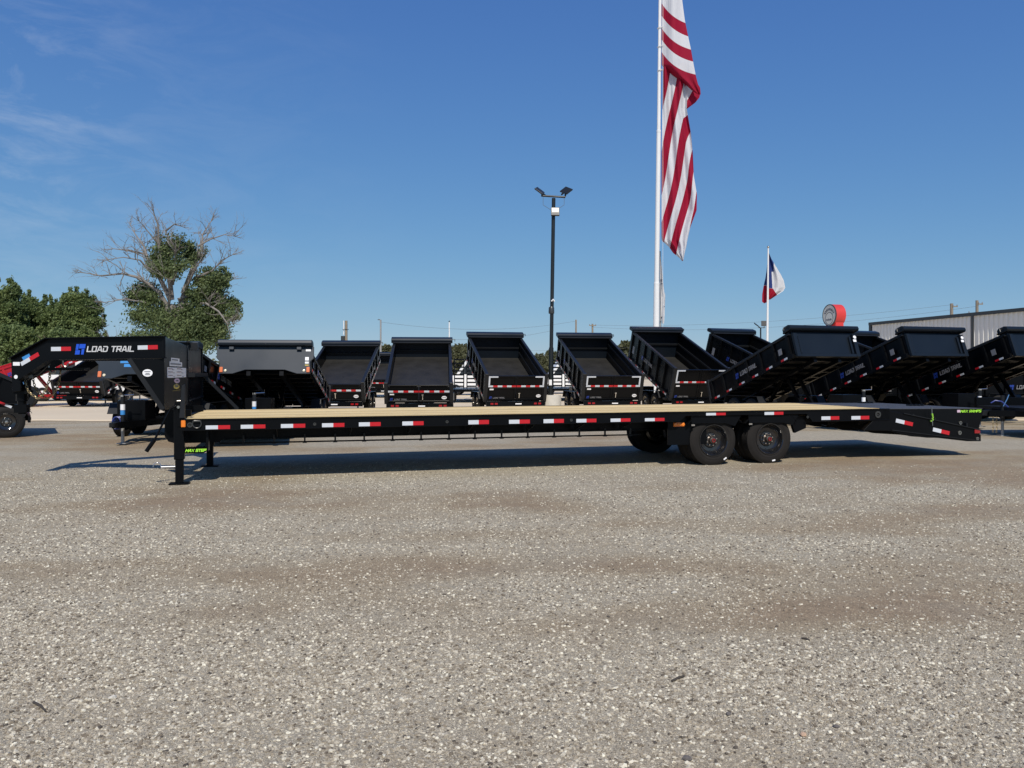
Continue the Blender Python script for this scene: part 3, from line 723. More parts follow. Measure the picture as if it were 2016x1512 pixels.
# --- landing legs with crank, the step between them
def jack(px, py, v, near):
    s = S(px, v); zf = 0.0
    j = empty('landing_leg', (s, v, 0), 0, T)
    m = MB(); m.box(-0.065, 0.065, -0.055, 0.055, 0.34, 1.09 if near else 0.76); m.build('outer_tube', M['black'], j, bevel=0.006)
    m = MB(); m.box(-0.05, 0.05, -0.045, 0.045, 0.02, 0.5); m.build('inner_tube', M['black'], j, bevel=0.004)
    m = MB(); m.box(-0.13, 0.13, -0.10, 0.10, 0.004, 0.02); m.build('foot_plate', M['black'], j, bevel=0.003)
    if near:
        m = MB(); m.box(-0.05, 0.05, -0.06, 0.06, 1.09, 1.13); m.tube([(-0.03, -0.08, 1.08), (-0.10, -0.09, 1.04), (-0.30, -0.10, 0.62)], 0.014, 8)
        m.tube([(-0.30, -0.10, 0.62), (-0.40, -0.10, 0.47)], 0.028, 10); m.build('crank_handle', M['black'], j)
        m = MB(); m.tube([(-0.03, -0.02, 1.14), (0.08, -0.02, 1.145)], 0.008, 6); m.tube([(0.0, -0.07, 1.06), (0.0, -0.12, 1.06)], 0.02, 8); m.build('gear_shaft', M['zinc'], j)
        m = MB(); pts = [(-0.28 + 0.05 * math.cos(t), -0.02, 0.245 + 0.06 * math.sin(t)) for t in [math.pi * i / 8 for i in range(9)]]
        m.tube([(-0.05, -0.02, 0.245), (-0.23, -0.02, 0.245)], 0.013, 8); m.tube(pts, 0.006, 6); m.build('pull_pin', M['chrome'], j)
    return j
jack(353.5, 950, 0.12, True); jack(413.5, 916, W - 0.60, False)
m = MB(); v = 0.07; a, b = Q(361, 893.5, v), Q(408, 880, v)
n_t = 16; pts = [(a[0], a[1] + 0.015), (a[0] + 0.03, a[1]), (b[0] - 0.05, a[1]), (b[0], a[1] + 0.03)]
for i in range(n_t, -1, -1):
    x = a[0] + (b[0] - a[0]) * i / n_t; pts.append((x, b[1])); 
    if i: pts.append((x - (b[0] - a[0]) / n_t / 2, b[1] - 0.018))
m.prism(pts, v, v + 0.012); m.prism([(p[0], p[1]) for p in pts], v + 0.2, v + 0.212); m.box(a[0], b[0], v + 0.012, v + 0.2, a[1] + 0.03, a[1] + 0.04)
stp = m.build('side_step', M['black'], T)
a, b = Q(365.5, 889.4, v), Q(406, 884.6, v)
text_mb('MAX STEP', (b[1] - a[1]) * 1.15, b[0] - a[0], 1.75, 0.3).build('lettering', M['green'], stp, (a[0], v - 0.001, a[1]))
m = MB()
for px in (358, 409): s = S(px, 0.3); m.box(s, s + 0.03, 0.09, 0.27, Z(px, 885, 0.3), 0.74)
m.build('step_hanger', M['black'], T)

# --- gooseneck: riser, two converging neck beams, coupler
vN, vF = 0.22, W - 0.22
sr = S(323.5, vN)                      # rear face of the riser
zTn = Z(323.5, 662.3, vN)
rz_far = Z(369.5, 681, vF)
m = MB()
m.hexa([(sr - 0.03, vN, 1.0), (sr, vN, 1.0), (sr, vF, 1.0), (sr - 0.03, vF, 1.0), (sr - 0.03, vN, zTn), (sr, vN, zTn), (sr, vF, rz_far), (sr - 0.03, vF, rz_far)])
riser = m.build('riser_box', M['black'], T, bevel=0.006)
m = MB(); m.box(sr, sr + 0.012, vF - 0.05, vF + 0.012, Z(370, 725, vF), rz_far + 0.01); m.build('riser_edge_angle', M['black_dusty'], T)
# gusset below the neck
m = MB(); p = [Q(323, 706.5, vN), Q(254, 706.5, vN), Q(321, 806, vN), Q(323, 812, vN)]
p[0] = (sr - 0.0, p[0][1]); p[3] = (sr - 0.0, p[3][1])
m.prism(p, vF + 0.002, vF + 0.012); m.build('neck_gusset', M['black'], T); m = MB(); m.prism(p, vN - 0.012, vN - 0.002)
a, b = p[1], p[2]
m.build('neck_gusset', M['black'], T); m = MB(); m.bar((a[0], vN - 0.01, a[1]), (b[0], vN - 0.01, b[1]), 0.06, 0.012, up=(0, 1, 0)); m.build('gusset_edge', M['black_dusty'], T)
# neck beam drawn on a vertical plane that runs from the riser to the coupler
vTip = W / 2 - 0.13
A2 = Vector((sr, vN)); 
sTip = S(21.5, vTip); B2 = Vector((sTip, vTip))
nl = (B2 - A2).length; nd = (B2 - A2).normalized()
def npt(px, py):
    """distance along the neck from the riser, height"""
    r = (px - 1008.0) / F
    def wx(q): return AX + UX * q.x + NX * q.y
    def wy(q): return AY + UY * q.x + NY * q.y
    x0, y0 = wx(A2), wy(A2); dx = UX * nd.x + NX * nd.y; dy = UY * nd.x + NY * nd.y
    t = (r * y0 - x0) / (dx - r * dy)
    return (t, H - (py - HOR) / F * (y0 + dy * t))
neck_poly = [(0.0, zTn), npt(94, 666), npt(21.5, 706.5), npt(24, 772), npt(40, 770), npt(41, 748), npt(99, 708), (0.0, npt(322, 704.5)[1])]
nang = math.atan2(nd.y, nd.x)
for side in (0, 1):
    nb_ = empty('neck_beam', (A2.x, A2.y if side == 0 else W - A2.y, 0), nang if side == 0 else -nang, T)
    m = MB(); m.prism(neck_poly, -0.03 if side == 0 else 0.0, 0.0 if side == 0 else 0.03); m.build('web', M['black'], nb_, bevel=0.004)
    m = MB(); q = neck_poly
    for a, b in ((q[7], q[6]), (q[6], q[5]), (q[0], q[1]), (q[1], q[2])):
        m.bar((a[0], 0.0, a[1]), (b[0], 0.0, b[1]), 0.11, 0.014)
    m.build('flange', M['black'], nb_)
    if side == 0: NB = nb_
def ntape(x0, y0, x1, y1, h):
    a, b = npt(x0, y0), npt(x1, y1); L = math.hypot(b[0] - a[0], b[1] - a[1]); m = MB()
    # laid along the beam, reading from the coupler towards the riser
    d = Vector((b[0] - a[0], b[1] - a[1])).normalized(); nn = Vector((d.y, -d.x)) * h
    if nn.y < 0: nn = -nn
    A, B = Vector(a), Vector(b); Mi = (A + B) / 2
    m.prism([tuple(A), tuple(Mi), tuple(Mi + nn), tuple(A + nn)], 0.0, 0.004, 'y', 0); m.prism([tuple(Mi), tuple(B), tuple(B + nn), tuple(Mi + nn)], 0.0, 0.004, 'y', 1)
    return m
ysgn = 1.0
def on_neck(m, name, mats, off=0.0):
    o = m.build(name, mats, NB); o.location = (0, 0.0 if False else OFFY + off, 0); return o
# the beam's local y axis points away from the camera when its x axis runs rearwards, and towards it when x runs forwards
OFFY = 0.001
on_neck(ntape(101, 691.2, 140, 690.7, 0.058), 'reflective_tape', [M['tape_white'], M['tape_red']])
on_neck(ntape(271.5, 688.5, 311, 687.5, 0.058), 'reflective_tape', [M['tape_white'], M['tape_red']])
on_neck(ntape(43.5, 720.5, 78, 700.5, 0.058), 'reflective_tape', [M['tape_white'], M['tape_red']])
def npoly(pix, name, mt, off=0.0, t=0.003):
    m = MB(); m.prism([npt(*p) for p in pix], 0.0, t); return on_neck(m, name, M[mt], off)
npoly([(43.5, 703.5), (57.5, 696.3), (60.5, 702.5), (46.5, 709.5)], 'sticker', 'sky_blue')
npoly([(26, 712.8), (39.3, 712.8), (39.3, 719.8), (26, 719.8)], 'sticker', 'sticker')
npoly([(31.5 + 3.6 * math.cos(t), 742 + 3.8 * math.sin(t)) for t in [i * math.pi / 8 for i in range(16)]], 'sticker', 'sticker')
def gpoly(pix, name, mt, t):
    m = MB(); m.prism([Q(*p, vN - 0.012) for p in pix], vN - 0.013 - t, vN - 0.0135); return m.build(name, M[mt], T)
gpoly([(290.5 + 10 * math.cos(t), 734.2 + 7.3 * math.sin(t)) for t in [i * math.pi / 10 for i in range(20)]], 'oval_sticker', 'sticker', 0.003)
for yy, w_ in ((731, 6), (734.5, 4), (737, 5)): gpoly([(290.5 - w_, yy), (290.5 + w_, yy), (290.5 + w_, yy + 1.2), (290.5 - w_, yy + 1.2)], 'sticker_print', 'dark_print', 0.005)
# brand style lettering and badge on the neck
pa, pb = npt(172.0, 692.0), npt(265.0, 690.6); wL = abs(pb[0] - pa[0]); hL = npt(172, 682.6)[1] - npt(172, 692.0)[1]
lt = text_mb('LOAD TRAIL', hL, wL, 1.25, 0.18); o = lt.build('lettering', M['letter'], NB, (pa[0], 0.004, pa[1])); o.rotation_euler = (0, 0, math.pi)
pa, pb = npt(148.0, 698.0), npt(169.5, 697.0); o = emblem_mb(abs(pb[0] - pa[0]), npt(148, 677.5)[1] - npt(148, 698)[1]).build('emblem', M['blue'], NB, (pa[0], 0.004, pa[1])); o.rotation_euler = (0, 0, math.pi)
# stickers on the rear face of the riser (normal along +s)
def face_pt(px, py):
    # intersect with plane s = sr + 0.002
    r = (px - 1008.0) / F; s = sr
    # X = AX+UX*s+NX*v ; Y = AY+UY*s+NY*v ; X = rY
    v = (r * (AY + UY * s) - (AX + UX * s)) / (NX - r * NY)
    return (v, H - (py - HOR) / F * (AY + UY * s + NY * v))
def fbox(x0, y0, x1, y1, name, mt, t=0.003, base=0.001):
    a, b = face_pt(x0, y1), face_pt(x1, y0); m = MB(); m.box(sr + base, sr + base + t, a[0], b[0], a[1], b[1]); return m.build(name, M[mt], T)
fbox(336.5, 706, 353, 712.5, 'sticker', 'sticker'); fbox(333.5, 713.5, 358, 720.5, 'sticker', 'sticker')
fbox(329, 724.5, 365.8, 744, 'vehicle_plate_sticker', 'sticker')
for i, yy in enumerate((725.6, 731.8, 738.4)):
    for x0 in (330.5, 347.5): fbox(x0, yy, x0 + 9, yy + 1.1, 'sticker_print', 'red_lens', 0.0045); fbox(x0 + 8 + i, yy + 1.8, x0 + 12 + i, yy + 2.9, 'sticker_print', 'grey', 0.0045)
fbox(338, 708, 350, 709.2, 'sticker_print', 'grey', 0.0045); fbox(335, 716, 356, 717.6, 'sticker_print', 'grey', 0.0045)
def foval(px, py, rx, ry, name, mt, t=0.003):
    m = MB(); m.prism([face_pt(px + rx * math.cos(q), py + ry * math.sin(q)) for q in [i * math.pi / 8 for i in range(16)]], sr + 0.001, sr + 0.001 + t, 'x'); return m.build(name, M[mt], T)
foval(348, 749.5, 5.5, 4.8, 'sticker', 'pink'); foval(347, 761, 5.6, 5, 'badge_sticker', 'yellow'); fbox(339, 767.3, 355, 770, 'sticker', 'yellow')
for k in range(3): fbox(343.5 + 2.6 * k, 757, 345.3 + 2.6 * k, 762.5, 'sticker_print', 'dark_print', 0.0045)
foval(348, 749.5, 3, 1.2, 'sticker_print', 'dark_print', 0.0045)
# brace standing at the front corner of the deck
m = MB(); p0, p1 = Q(356.5, 823, 0.03), Q(368, 757, 0.3)
m.hexa([(p0[0] - .02, .0, p0[1]), (p0[0] + .05, .0, p0[1]), (p0[0] + .05, .05, p0[1]), (p0[0] - .02, .05, p0[1]), (p1[0] - .03, .02, p1[1]), (p1[0] + .01, .02, p1[1]), (p1[0] + .01, .07, p1[1]), (p1[0] - .03, .07, p1[1])])
m.build('corner_brace', M['black_dusty'], T, bevel=0.004)
# front stop rail low across the deck front
m = MB(); m.box(s0 - 0.06, s0, 0.05, W - 0.05, DH - 0.1, DH + 0.01); m.build('front_stop', M['black'], T)
# coupler tube and its pin
vc = W / 2
m = MB(); sc_ = sTip - 0.0
c0 = (sTip + 0.10, vc)
m.tube([(c0[0], c0[1], 1.60), (c0[0], c0[1], 1.12)], 0.075, 16); m.box(c0[0] - 0.09, c0[0] + 0.09, vc - 0.10, vc + 0.10, 1.22, 1.62); m.build('coupler_tube', M['black'], T)
m = MB(); m.tube([(c0[0], c0[1], 1.12), (c0[0], c0[1], 0.93)], 0.058, 16); m.box(c0[0] - 0.08, c0[0] + 0.08, vc - 0.08, vc + 0.08, 0.95, 1.07); m.build('ball_coupler', M['black'], T)
m = MB(); pts = [(c0[0] + 0.02 + 0.035 * math.cos(t), vc - 0.115, 1.36 + 0.05 * math.sin(t)) for t in [i * math.pi / 5 for i in range(9)]]; m.tube(pts, 0.009, 6); m.tube([(c0[0] - 0.03, vc - 0.112, 1.27), (c0[0] + 0.0, vc - 0.112, 1.32)], 0.012, 6); m.build('coupler_pin', M['chrome'], T)
m = MB(); m.box(sTip + 0.35, sTip + 0.95, vc - 0.16, vc + 0.16, 1.56, 1.60); m.build('neck_bottom_plate', M['black'], T)
# safety chains hanging under the neck
lk = MB(); pts = [(0.026 * math.cos(t) * (1.0), 0, 0.014 * math.sin(t)) for t in [i * math.pi / 5 for i in range(11)]]; lk.tube(pts, 0.0062, 5, 0, False); me_lk = lk.mesh('chain_link', M['chain'])
def chain(pxs, v, name):
    pts = [Vector((S(a, v), v, Z(a, b, v))) for a, b in pxs]
    # resample
    dense = []
    for i in range(len(pts) - 1):
        p_1, p0, p1, p2 = pts[max(i - 1, 0)], pts[i], pts[i + 1], pts[min(i + 2, len(pts) - 1)]
        for k in range(30):
            t = k / 30; dense.append(0.5 * ((2 * p0) + (p1 - p_1) * t + (2 * p_1 - 5 * p0 + 4 * p1 - p2) * t * t + (3 * p0 - p_1 - 3 * p1 + p2) * t ** 3))
    dense.append(pts[-1]); root = empty(name, (0, 0, 0), 0, T)
    acc, last, n = 0.0, dense[0], 0
    for a, b in zip(dense[:-1], dense[1:]):
        acc += (b - a).length
        if acc >= 0.037:
            acc = 0; d = (b - a).normalized(); o = share('chain_link', me_lk, root, tuple(b)); q = d.to_track_quat('X', 'Z').to_euler(); o.rotation_mode = 'XYZ'
            o.rotation_euler = (q.to_matrix() @ Matrix.Rotation(R(45 if n % 2 else -45), 3, 'X')).to_euler(); n += 1
    return root
chain([(48.5, 745), (55, 768), (66, 779), (76, 784), (86, 774), (96, 752), (99, 730)], vc - 0.12, 'safety_chain')
chain([(64, 742), (70, 764), (82, 778), (96, 783), (110, 768), (117, 748), (120, 718)], vc + 0.10, 'safety_chain')
m = MB(); p = Vector((S(101, vc), vc - 0.12, Z(101, 727, vc))); m.tube([p + Vector((0.0, 0, 0.06)), p, p + Vector((0.03, 0, -0.05)), p + Vector((0.08, 0, -0.05)), p + Vector((0.09, 0, 0.0))], 0.014, 8)
p = Vector((S(120, vc), vc + 0.10, Z(120, 718, vc))); m.tube([p + Vector((0.0, 0, 0.06)), p, p + Vector((0.03, 0, -0.03)), p + Vector((0.06, 0, -0.02)), p + Vector((0.07, 0, 0.02))], 0.014, 8); m.build('chain_hook', M['zinc'], T)
m = MB(); vcb = vc - 0.2
m.tube([(S(55, vcb), vcb, Z(55, 748, vcb)), (S(62, vcb), vcb, Z(62, 741, vcb)), (S(75, vcb), vcb, Z(75, 738, vcb)), (S(99, vcb), vcb, Z(99, 716, vcb))], 0.008, 6)
m.lathe([(0.001, -0.03), (0.03, -0.03), (0.03, 0.03), (0.001, 0.03)], 10, 0, (S(62, vcb), vcb, Z(62, 741, vcb))); m.build('breakaway_plug', M['fitting'], T)

# ------------------------------------------------------------------ dump trailers
GROUP_D = 'dump trailers with raised beds parked behind the flatbed'
PANEL = mat('black_panel', (0.008, 0.012, 0.018), 0.33, 0, 0.3, 0, 0.25, 0.9)
GREYP = mat('charcoal_panel', (0.026, 0.034, 0.045), 0.38, 0, 0.4, 0, 0.18, 1.1)
def make_dump(L=4.27, side=0.6, tilt=20, front='framed', paint=None, corner=False, tapes=3, name='dump_trailer', boards=False, plate=True):
    """origin on the ground under the rear hinge, +x towards the tongue"""
    bk = paint or M['black']; bd = paint or M['black_dusty']; ft = PANEL if front == 'framed' else GREYP
    if paint: ft = paint
    root = empty(name)
    # chassis
    for y in (-0.42, 0.42):
        m = MB(); m.box(-0.12, L + 0.15, y - 0.04, y + 0.04, 0.36, 0.52); m.build('frame_rail', bk, root)
    for x in (-0.08, 0.9, 2.1, 3.3, L + 0.1):
        m = MB(); m.box(x - 0.04, x + 0.04, -0.379, 0.379, 0.40, 0.50); m.build('frame_crossmember', bk, root)
    m = MB(); m.box(-0.18, -0.121, -1.05, 1.05, 0.34, 0.50); bp = m.build('rear_bumper', bk, root)
    for y in (-0.85, -0.7, 0.7, 0.85):
        m = MB(); m.box(-0.192, -0.181, y - 0.05, y + 0.05, 0.39, 0.45); m.build('tail_lamp', M['red_lens'], bp)
    if plate:
        m = MB(); m.box(-0.192, -0.181, -0.2, 0.02, 0.395, 0.43); m.build('plate_light', M['sticker'], bp)
    for y in (-1, 1):
        m = MB(); m.bar((L + 0.1, y * 0.42, 0.44), (L + 1.45, y * 0.05, 0.44), 0.08, 0.14); m.build('tongue_rail', bk, root)
    m = MB(); m.box(L + 1.38, L + 1.62, -0.06, 0.06, 0.40, 0.50); m.lathe([(0.06, 0.0), (0.06, 0.07), (0.001, 0.075)], 12, 0, (L + 1.62, 0, 0.42), 'z'); m.build('coupler', bd, root)
    j = empty('tongue_jack', (L + 1.15, 0, 0), 0, root)
    m = MB(); m.tube([(0, 0, 0.38), (0, 0, 1.02)], 0.045, 10); m.build('jack_post', M['black_dusty'], j)
    m = MB(); m.tube([(0, 0, 0.03), (0, 0, 0.42)], 0.034, 10); m.box(-0.1, 0.1, -0.1, 0.1, 0.03, 0.045); m.build('jack_foot', M['pole_grey'], j)
    m = MB(); m.tube([(0, 0, 1.02), (0, 0, 1.06)], 0.05, 10); m.tube([(0, 0, 1.05), (0.02, 0.24, 1.06), (0.02, 0.24, 1.14)], 0.011, 6); m.build('jack_crank', M['chrome'], j)
    m = MB(); m.prism([(0.048 * math.cos(t), 0.048 * math.sin(t)) for t in [i * math.pi / 6 for i in range(12)]], 0.74, 0.86, 'z'); m.build('jack_sticker', M['sticker'], j)
    m = MB(); m.prism([(0.0475 * math.cos(t), 0.0475 * math.sin(t)) for t in [i * math.pi / 6 for i in range(12)]], 0.64, 0.735, 'z'); m.build('jack_sticker', M['sky_blue'], j)
    m = MB(); m.box(L + 0.2, L + 0.75, -0.3, 0.3, 0.5, 0.92); m.build('pump_box', bk, root, bevel=0.01)
    # wheels and fenders
    xa = (1.25, 2.12)
    for x in xa:
        for y, fl in ((-1.13, 0), (1.13, 1)):
            w = empty('wheel', (x, y, 0.372), math.pi if fl else 0, root)
            share('tyre', ME_TYRE_S, w); share('rim', ME_RIM_S, w); share('hub', ME_HUB_S, w)
        m = MB(); m.tube([(x, -1.0, 0.372), (x, 1.0, 0.372)], 0.05, 8); m.build('axle', bk, root)
    for y in (-1.16, 0.90):
        m = MB(); pf = [(xa[0] - 0.5, 0.56), (xa[0] - 0.36, 0.80), (xa[1] + 0.36, 0.80), (xa[1] + 0.5, 0.56)]
        for a, b in zip(pf[:-1], pf[1:]):
            d = Vector((b[0] - a[0], b[1] - a[1])).normalized(); nn = Vector((-d.y, d.x)) * 0.008
            m.prism([a, b, (b[0] + nn.x, b[1] + nn.y), (a[0] + nn.x, a[1] + nn.y)], y, y + 0.26)
        m.build('fender', bd, root)
    # scissor hoist
    t = R(tilt); px_, pz_ = 0.0, 0.56
    def up(x, z): return (px_ + x * math.cos(t) - z * math.sin(t), pz_ + x * math.sin(t) + z * math.cos(t))
    m = MB()
    for y in (-0.2, 0.2):
        a = up(2.7, 0.0); m.bar((3.3, y, 0.46), (a[0], y, a[1]), 0.07, 0.10)
    a = up(2.2, 0.0); m.tube([(1.4, 0, 0.46), (a[0], 0, a[1])], 0.06, 10); m.build('hoist', bk, root)
    # bed, turned up about the rear hinge
    bed = empty('bed', (px_, 0, pz_), 0, root); bed.rotation_euler = (0, -t, 0)
    hw = 1.02
    m = MB(); m.box(0.0, L, -hw, hw, 0.05, 0.075); m.build('bed_floor', M['bed_floor'] if not paint else paint, bed)
    for k in range(9):
        m = MB(); x = 0.25 + k * (L - 0.5) / 8; m.box(x - 0.03, x + 0.03, -hw + 0.02, hw - 0.02, -0.03, 0.049); m.build('bed_crossmember', bk, bed)
    for y in (-0.4, 0.4):
        m = MB(); m.box(0, L, y - 0.05, y + 0.05, -0.14, -0.031); m.build('bed_beam', bk, bed)
    for sg in (-1, 1):
        y0, y1 = (hw, hw + 0.025) if sg > 0 else (-hw - 0.025, -hw)
        m = MB(); m.box(0, L, y0, y1, 0.05, side); m.build('side_wall', bk, bed)
        m = MB(); yy = sg * (hw + 0.02); m.box(0, L, yy - 0.05, yy + 0.05, side, side + 0.075); m.build('top_rail', bd, bed, bevel=0.006)
        m = MB(); yy = sg * (hw + 0.045); m.box(0, L, min(sg * (hw + 0.026), sg * (hw + 0.10)), max(sg * (hw + 0.026), sg * (hw + 0.10)), -0.02, 0.10); m.build('bottom_rail', bk, bed)
        ns = 7
        for k in range(ns):
            x = 0.12 + k * (L - 0.24) / (ns - 1); a, b = sorted((sg * (hw + 0.026), sg * (hw + 0.085)))
            m = MB(); m.box(x - 0.045, x + 0.045, a, b, 0.101, side - 0.001); m.build('side_stake', bk, bed)
        if boards:
            for k in range(2):
                m = MB(); a, b = sorted((sg * (hw - 0.002), sg * (hw - 0.032))); z = 0.3 + 0.36 * k; m.box(0.1, L - 0.1, a, b, z, z + 0.07); m.build('inner_rib', bd, bed)
        # tapes along the bottom rail and the lettering
        yo = sg * (hw + 0.101); nt = 6
        for k in range(nt):
            x = 0.25 + k * (L - 0.75) / (nt - 1); m = MB(); a, b = sorted((yo, yo + sg * 0.004))
            m.box(x, x + 0.14, a, b, 0.02, 0.075, 1 if sg < 0 else 0); m.box(x + 0.14, x + 0.28, a, b, 0.02, 0.075, 0 if sg < 0 else 1)
            m.build('reflective_tape', [M['tape_white'], M['tape_red']], bed)
        lt = text_mb('LOAD TRAIL', 0.11, 0.85, 1.2, 0.18); o = lt.build('lettering', M['grey'], bed, (L * 0.42 if sg < 0 else L * 0.42 + 0.85, sg * (hw + 0.09), side * 0.45)); o.rotation_euler = (0, 0, 0 if sg < 0 else math.pi)
        em = emblem_mb(0.17, 0.16).build('emblem', M['blue_dim'], bed, (L * 0.42 - 0.26 if sg < 0 else L * 0.42 + 1.11, sg * (hw + 0.09), side * 0.45 - 0.03)); em.rotation_euler = (0, 0, 0 if sg < 0 else math.pi)
        m = MB(); a, b = sorted((sg * (hw + 0.09), sg * (hw + 0.0945))); m.box(L - 0.55, L - 0.40, a, b, side * 0.35, side * 0.62); m.build('side_sticker', M['grey'], bed)
    # front wall
    if front == 'framed':
        m = MB(); m.box(L, L + 0.03, -hw, hw, 0.05, side + 0.08); m.build('front_wall', ft, bed)
        for y in (-hw - 0.02, hw - 0.10):
            m = MB(); m.box(L + 0.031, L + 0.13, y, y + 0.12, -0.02, side + 0.02); m.build('front_post', ft, bed, bevel=0.01)
        for y in (-hw + 0.14, hw - 0.20):
            m = MB(); m.box(L + 0.031, L + 0.09, y, y + 0.06, 0.08, side - 0.05); m.build('front_stiffener', ft, bed, bevel=0.008)
        m = MB(); m.box(L + 0.031, L + 0.12, -hw + 0.1, hw - 0.1, -0.02, 0.07); m.build('front_bottom_rail', ft, bed, bevel=0.01)
        m = MB(); m.lathe([(0.001, 0.006), (0.045, 0.004), (0.05, 0)], 14, 0, (L + 0.13, hw - 0.04, side - 0.08), 'x'); m.build('clearance_lamp', M['sticker'], bed)
        m = MB(); m.box(L + 0.13, L + 0.135, hw - 0.12, hw - 0.02, side - 0.22, side - 0.15); m.build('sticker', M['sticker'], bed)
    else:
        w2 = hw + 0.08; c = 0.13
        m = MB(); m.prism([(-w2, -0.10), (-w2 + 0.32, -0.10), (-w2 + 0.62, 0.0), (w2 - 0.62, 0.0), (w2 - 0.32, -0.10), (w2, -0.10), (w2, side - 0.28), (w2 + 0.08, side - 0.2), (w2 + 0.08, side + 0.1), (-w2 - 0.08, side + 0.1), (-w2 - 0.08, side - 0.2), (-w2, side - 0.28)], L, L + 0.035, 'x')
        m.build('front_wall', ft, bed, bevel=0.008)
        for sg in (-1, 1):
            m = MB(); y = sg * (w2 - 0.05); m.box(L + 0.036, L + 0.06, y - 0.04, y + 0.04, -0.07, 0.07); m.build('marker_lamp', M['amber_dull'], bed, bevel=0.01)
            m = MB(); m.lathe([(0.001, 0.02), (0.03, 0.015), (0.034, 0)], 12, 0, (L + 0.036, sg * (w2 - 0.15), -0.02), 'x'); m.build('clearance_lamp', M['pale_lens'], bed)
            m = MB(); y = sg * (w2 - 0.28); m.box(L + 0.036, L + 0.11, y - 0.06, y + 0.06, side + 0.0, side + 0.09); m.build('tarp_bracket', ft, bed, bevel=0.01)
        for z, h in ((0.24, 0.09), (0.16, 0.05), (0.11, 0.02)):
            m = MB(); m.box(L + 0.036, L + 0.04, w2 - 0.13, w2 - 0.04, z, z + h); m.build('sticker', M['sticker'] if h != 0.02 else M['yellow'], bed)
        m = MB(); m.box(L + 0.036, L + 0.04, w2 - 0.12, w2 - 0.0, side - 0.02, side + 0.03); m.build('sticker', M['sticker'], bed)
    # tarp housing over the front wall
    hz = side + 0.10; ww = hw + 0.12
    m = MB(); m.prism([(L - 0.16, hz), (L + 0.16, hz), (L + 0.20, hz + 0.05), (L + 0.18, hz + 0.13), (L + 0.10, hz + 0.16), (L - 0.10, hz + 0.16), (L - 0.16, hz + 0.11)], -ww, ww); m.build('tarp_housing', ft, bed, bevel=0.01)
    m = MB(); m.tube([(L - 0.2, -ww + 0.05, hz + 0.03), (L - 0.2, ww - 0.05, hz + 0.03)], 0.03, 8); m.build('tarp_roller', bd, bed)
    m = MB(); m.box(L - 0.05, L - 0.002, -hw, hw, side * 0.55, side * 0.55 + 0.06); m.build('front_inner_rib', bd, bed)
    m = MB(); m.tube([(L + 0.02, -ww, hz + 0.1), (L + 0.02, -ww - 0.09, hz + 0.1), (L + 0.02, -ww - 0.09, hz + 0.02)], 0.014, 6); m.build('tarp_crank', M['fitting'], bed)
    # rear posts and barn doors
    for y in (-hw - 0.10, hw - 0.02):
        m = MB(); m.box(-0.09, 0.03, y, y + 0.12, -0.06, side + 0.10); m.build('rear_post', bd if paint is None else paint, bed, bevel=0.008)
    for sg in (-1, 1):
        a, b = sorted((sg * 0.008, sg * (hw - 0.03))); m = MB()
        m.box(-0.05, -0.015, a, b, -0.02, side + 0.02); d = m.build('rear_door', bk, bed)
        m = MB()
        z1 = side + 0.02
        for (p0, p1, q0, q1) in ((a, b, -0.02, 0.05), (a, b, z1 - 0.05, z1), (a, a + 0.06, 0.051, z1 - 0.051), (b - 0.06, b, 0.051, z1 - 0.051)):
            m.box(-0.075, -0.051, p0, p1, q0, q1)
        m.build('door_frame', bk, bed, bevel=0.004)
        zt_ = side * (0.62 if not corner else 0.58); n = 6; wd = (b - a) / n
        m = MB(); m.box(-0.085, -0.051, a, b, zt_ - 0.055, zt_ - 0.012)
        m.build('door_rib', bd, bed)
        m = MB()
        for k in range(n): m.box(-0.090, -0.0855, a + k * wd, a + (k + 1) * wd, zt_ - 0.012, zt_ + 0.05, (k + (0 if sg < 0 else 1)) % 2)
        m.build('reflective_tape', [M['tape_white'], M['tape_red']], bed)
        if corner:
            y_in, y_out = (b - 0.33, b) if sg > 0 else (a, a + 0.33)
            m = MB(); m.box(-0.0805, -0.0755, y_in, y_out, z1 - 0.055, z1 - 0.005); y2 = (b - 0.055, b) if sg > 0 else (a, a + 0.055)
            m.box(-0.0805, -0.0755, y2[0], y2[1], zt_ + 0.055, z1 - 0.0555); m.build('corner_tape', M['tape_white'], bed)
    m = MB(); m.tube([(-0.1, -0.12, 0.10), (-0.1, -0.12, 0.26)], 0.016, 8); m.box(-0.1, -0.075, -0.15, -0.09, 0.25, 0.28); m.build('door_latch', M['chrome'], bed)
    m = MB(); m.disc((-0.0755, -hw + 0.20, 0.16), 0.085, 16, 0, 'x', 1.0, 0.68); m.build('oval_sticker', M['sticker'], bed)
    m = MB(); m.box(-0.081, -0.0755, -hw + 0.14, -hw + 0.26, 0.155, 0.175); m.build('sticker_print', M['grey'], bed)
    m = MB(); m.box(-0.0805, -0.0755, hw - 0.22, hw - 0.08, side * 0.44, side * 0.44 + 0.05); m.build('sticker', M['sticker'], bed)
    lt = text_mb('LOAD TRAIL', 0.045, 0.42, 1.3, 0.18); o = lt.build('lettering', M['grey'], bed, (-0.0765, hw - 0.22, 0.075)); o.rotation_euler = (0, 0, -math.pi / 2)
    em = emblem_mb(0.10, 0.09).build('emblem', M['blue_dim'], bed, (-0.0765, hw - 0.08, 0.06)); em.rotation_euler = (0, 0, -math.pi / 2)
    return root
def place(o, x, y, fx, fy, label, tilt=None, group=GROUP_D):
    o.location = (x, y, 0.03 if y > CY else 0.0); o.rotation_euler = (0, 0, math.atan2(fy, fx)); tag(o, label, 'dump trailer', group)
    if tilt is not None:
        for c in o.children:
            if c.name.split('.')[0] == 'bed': c.rotation_euler = (0, -R(tilt), 0)
    return o
def px2(px, Y): return (px - 1008.0) / F * Y

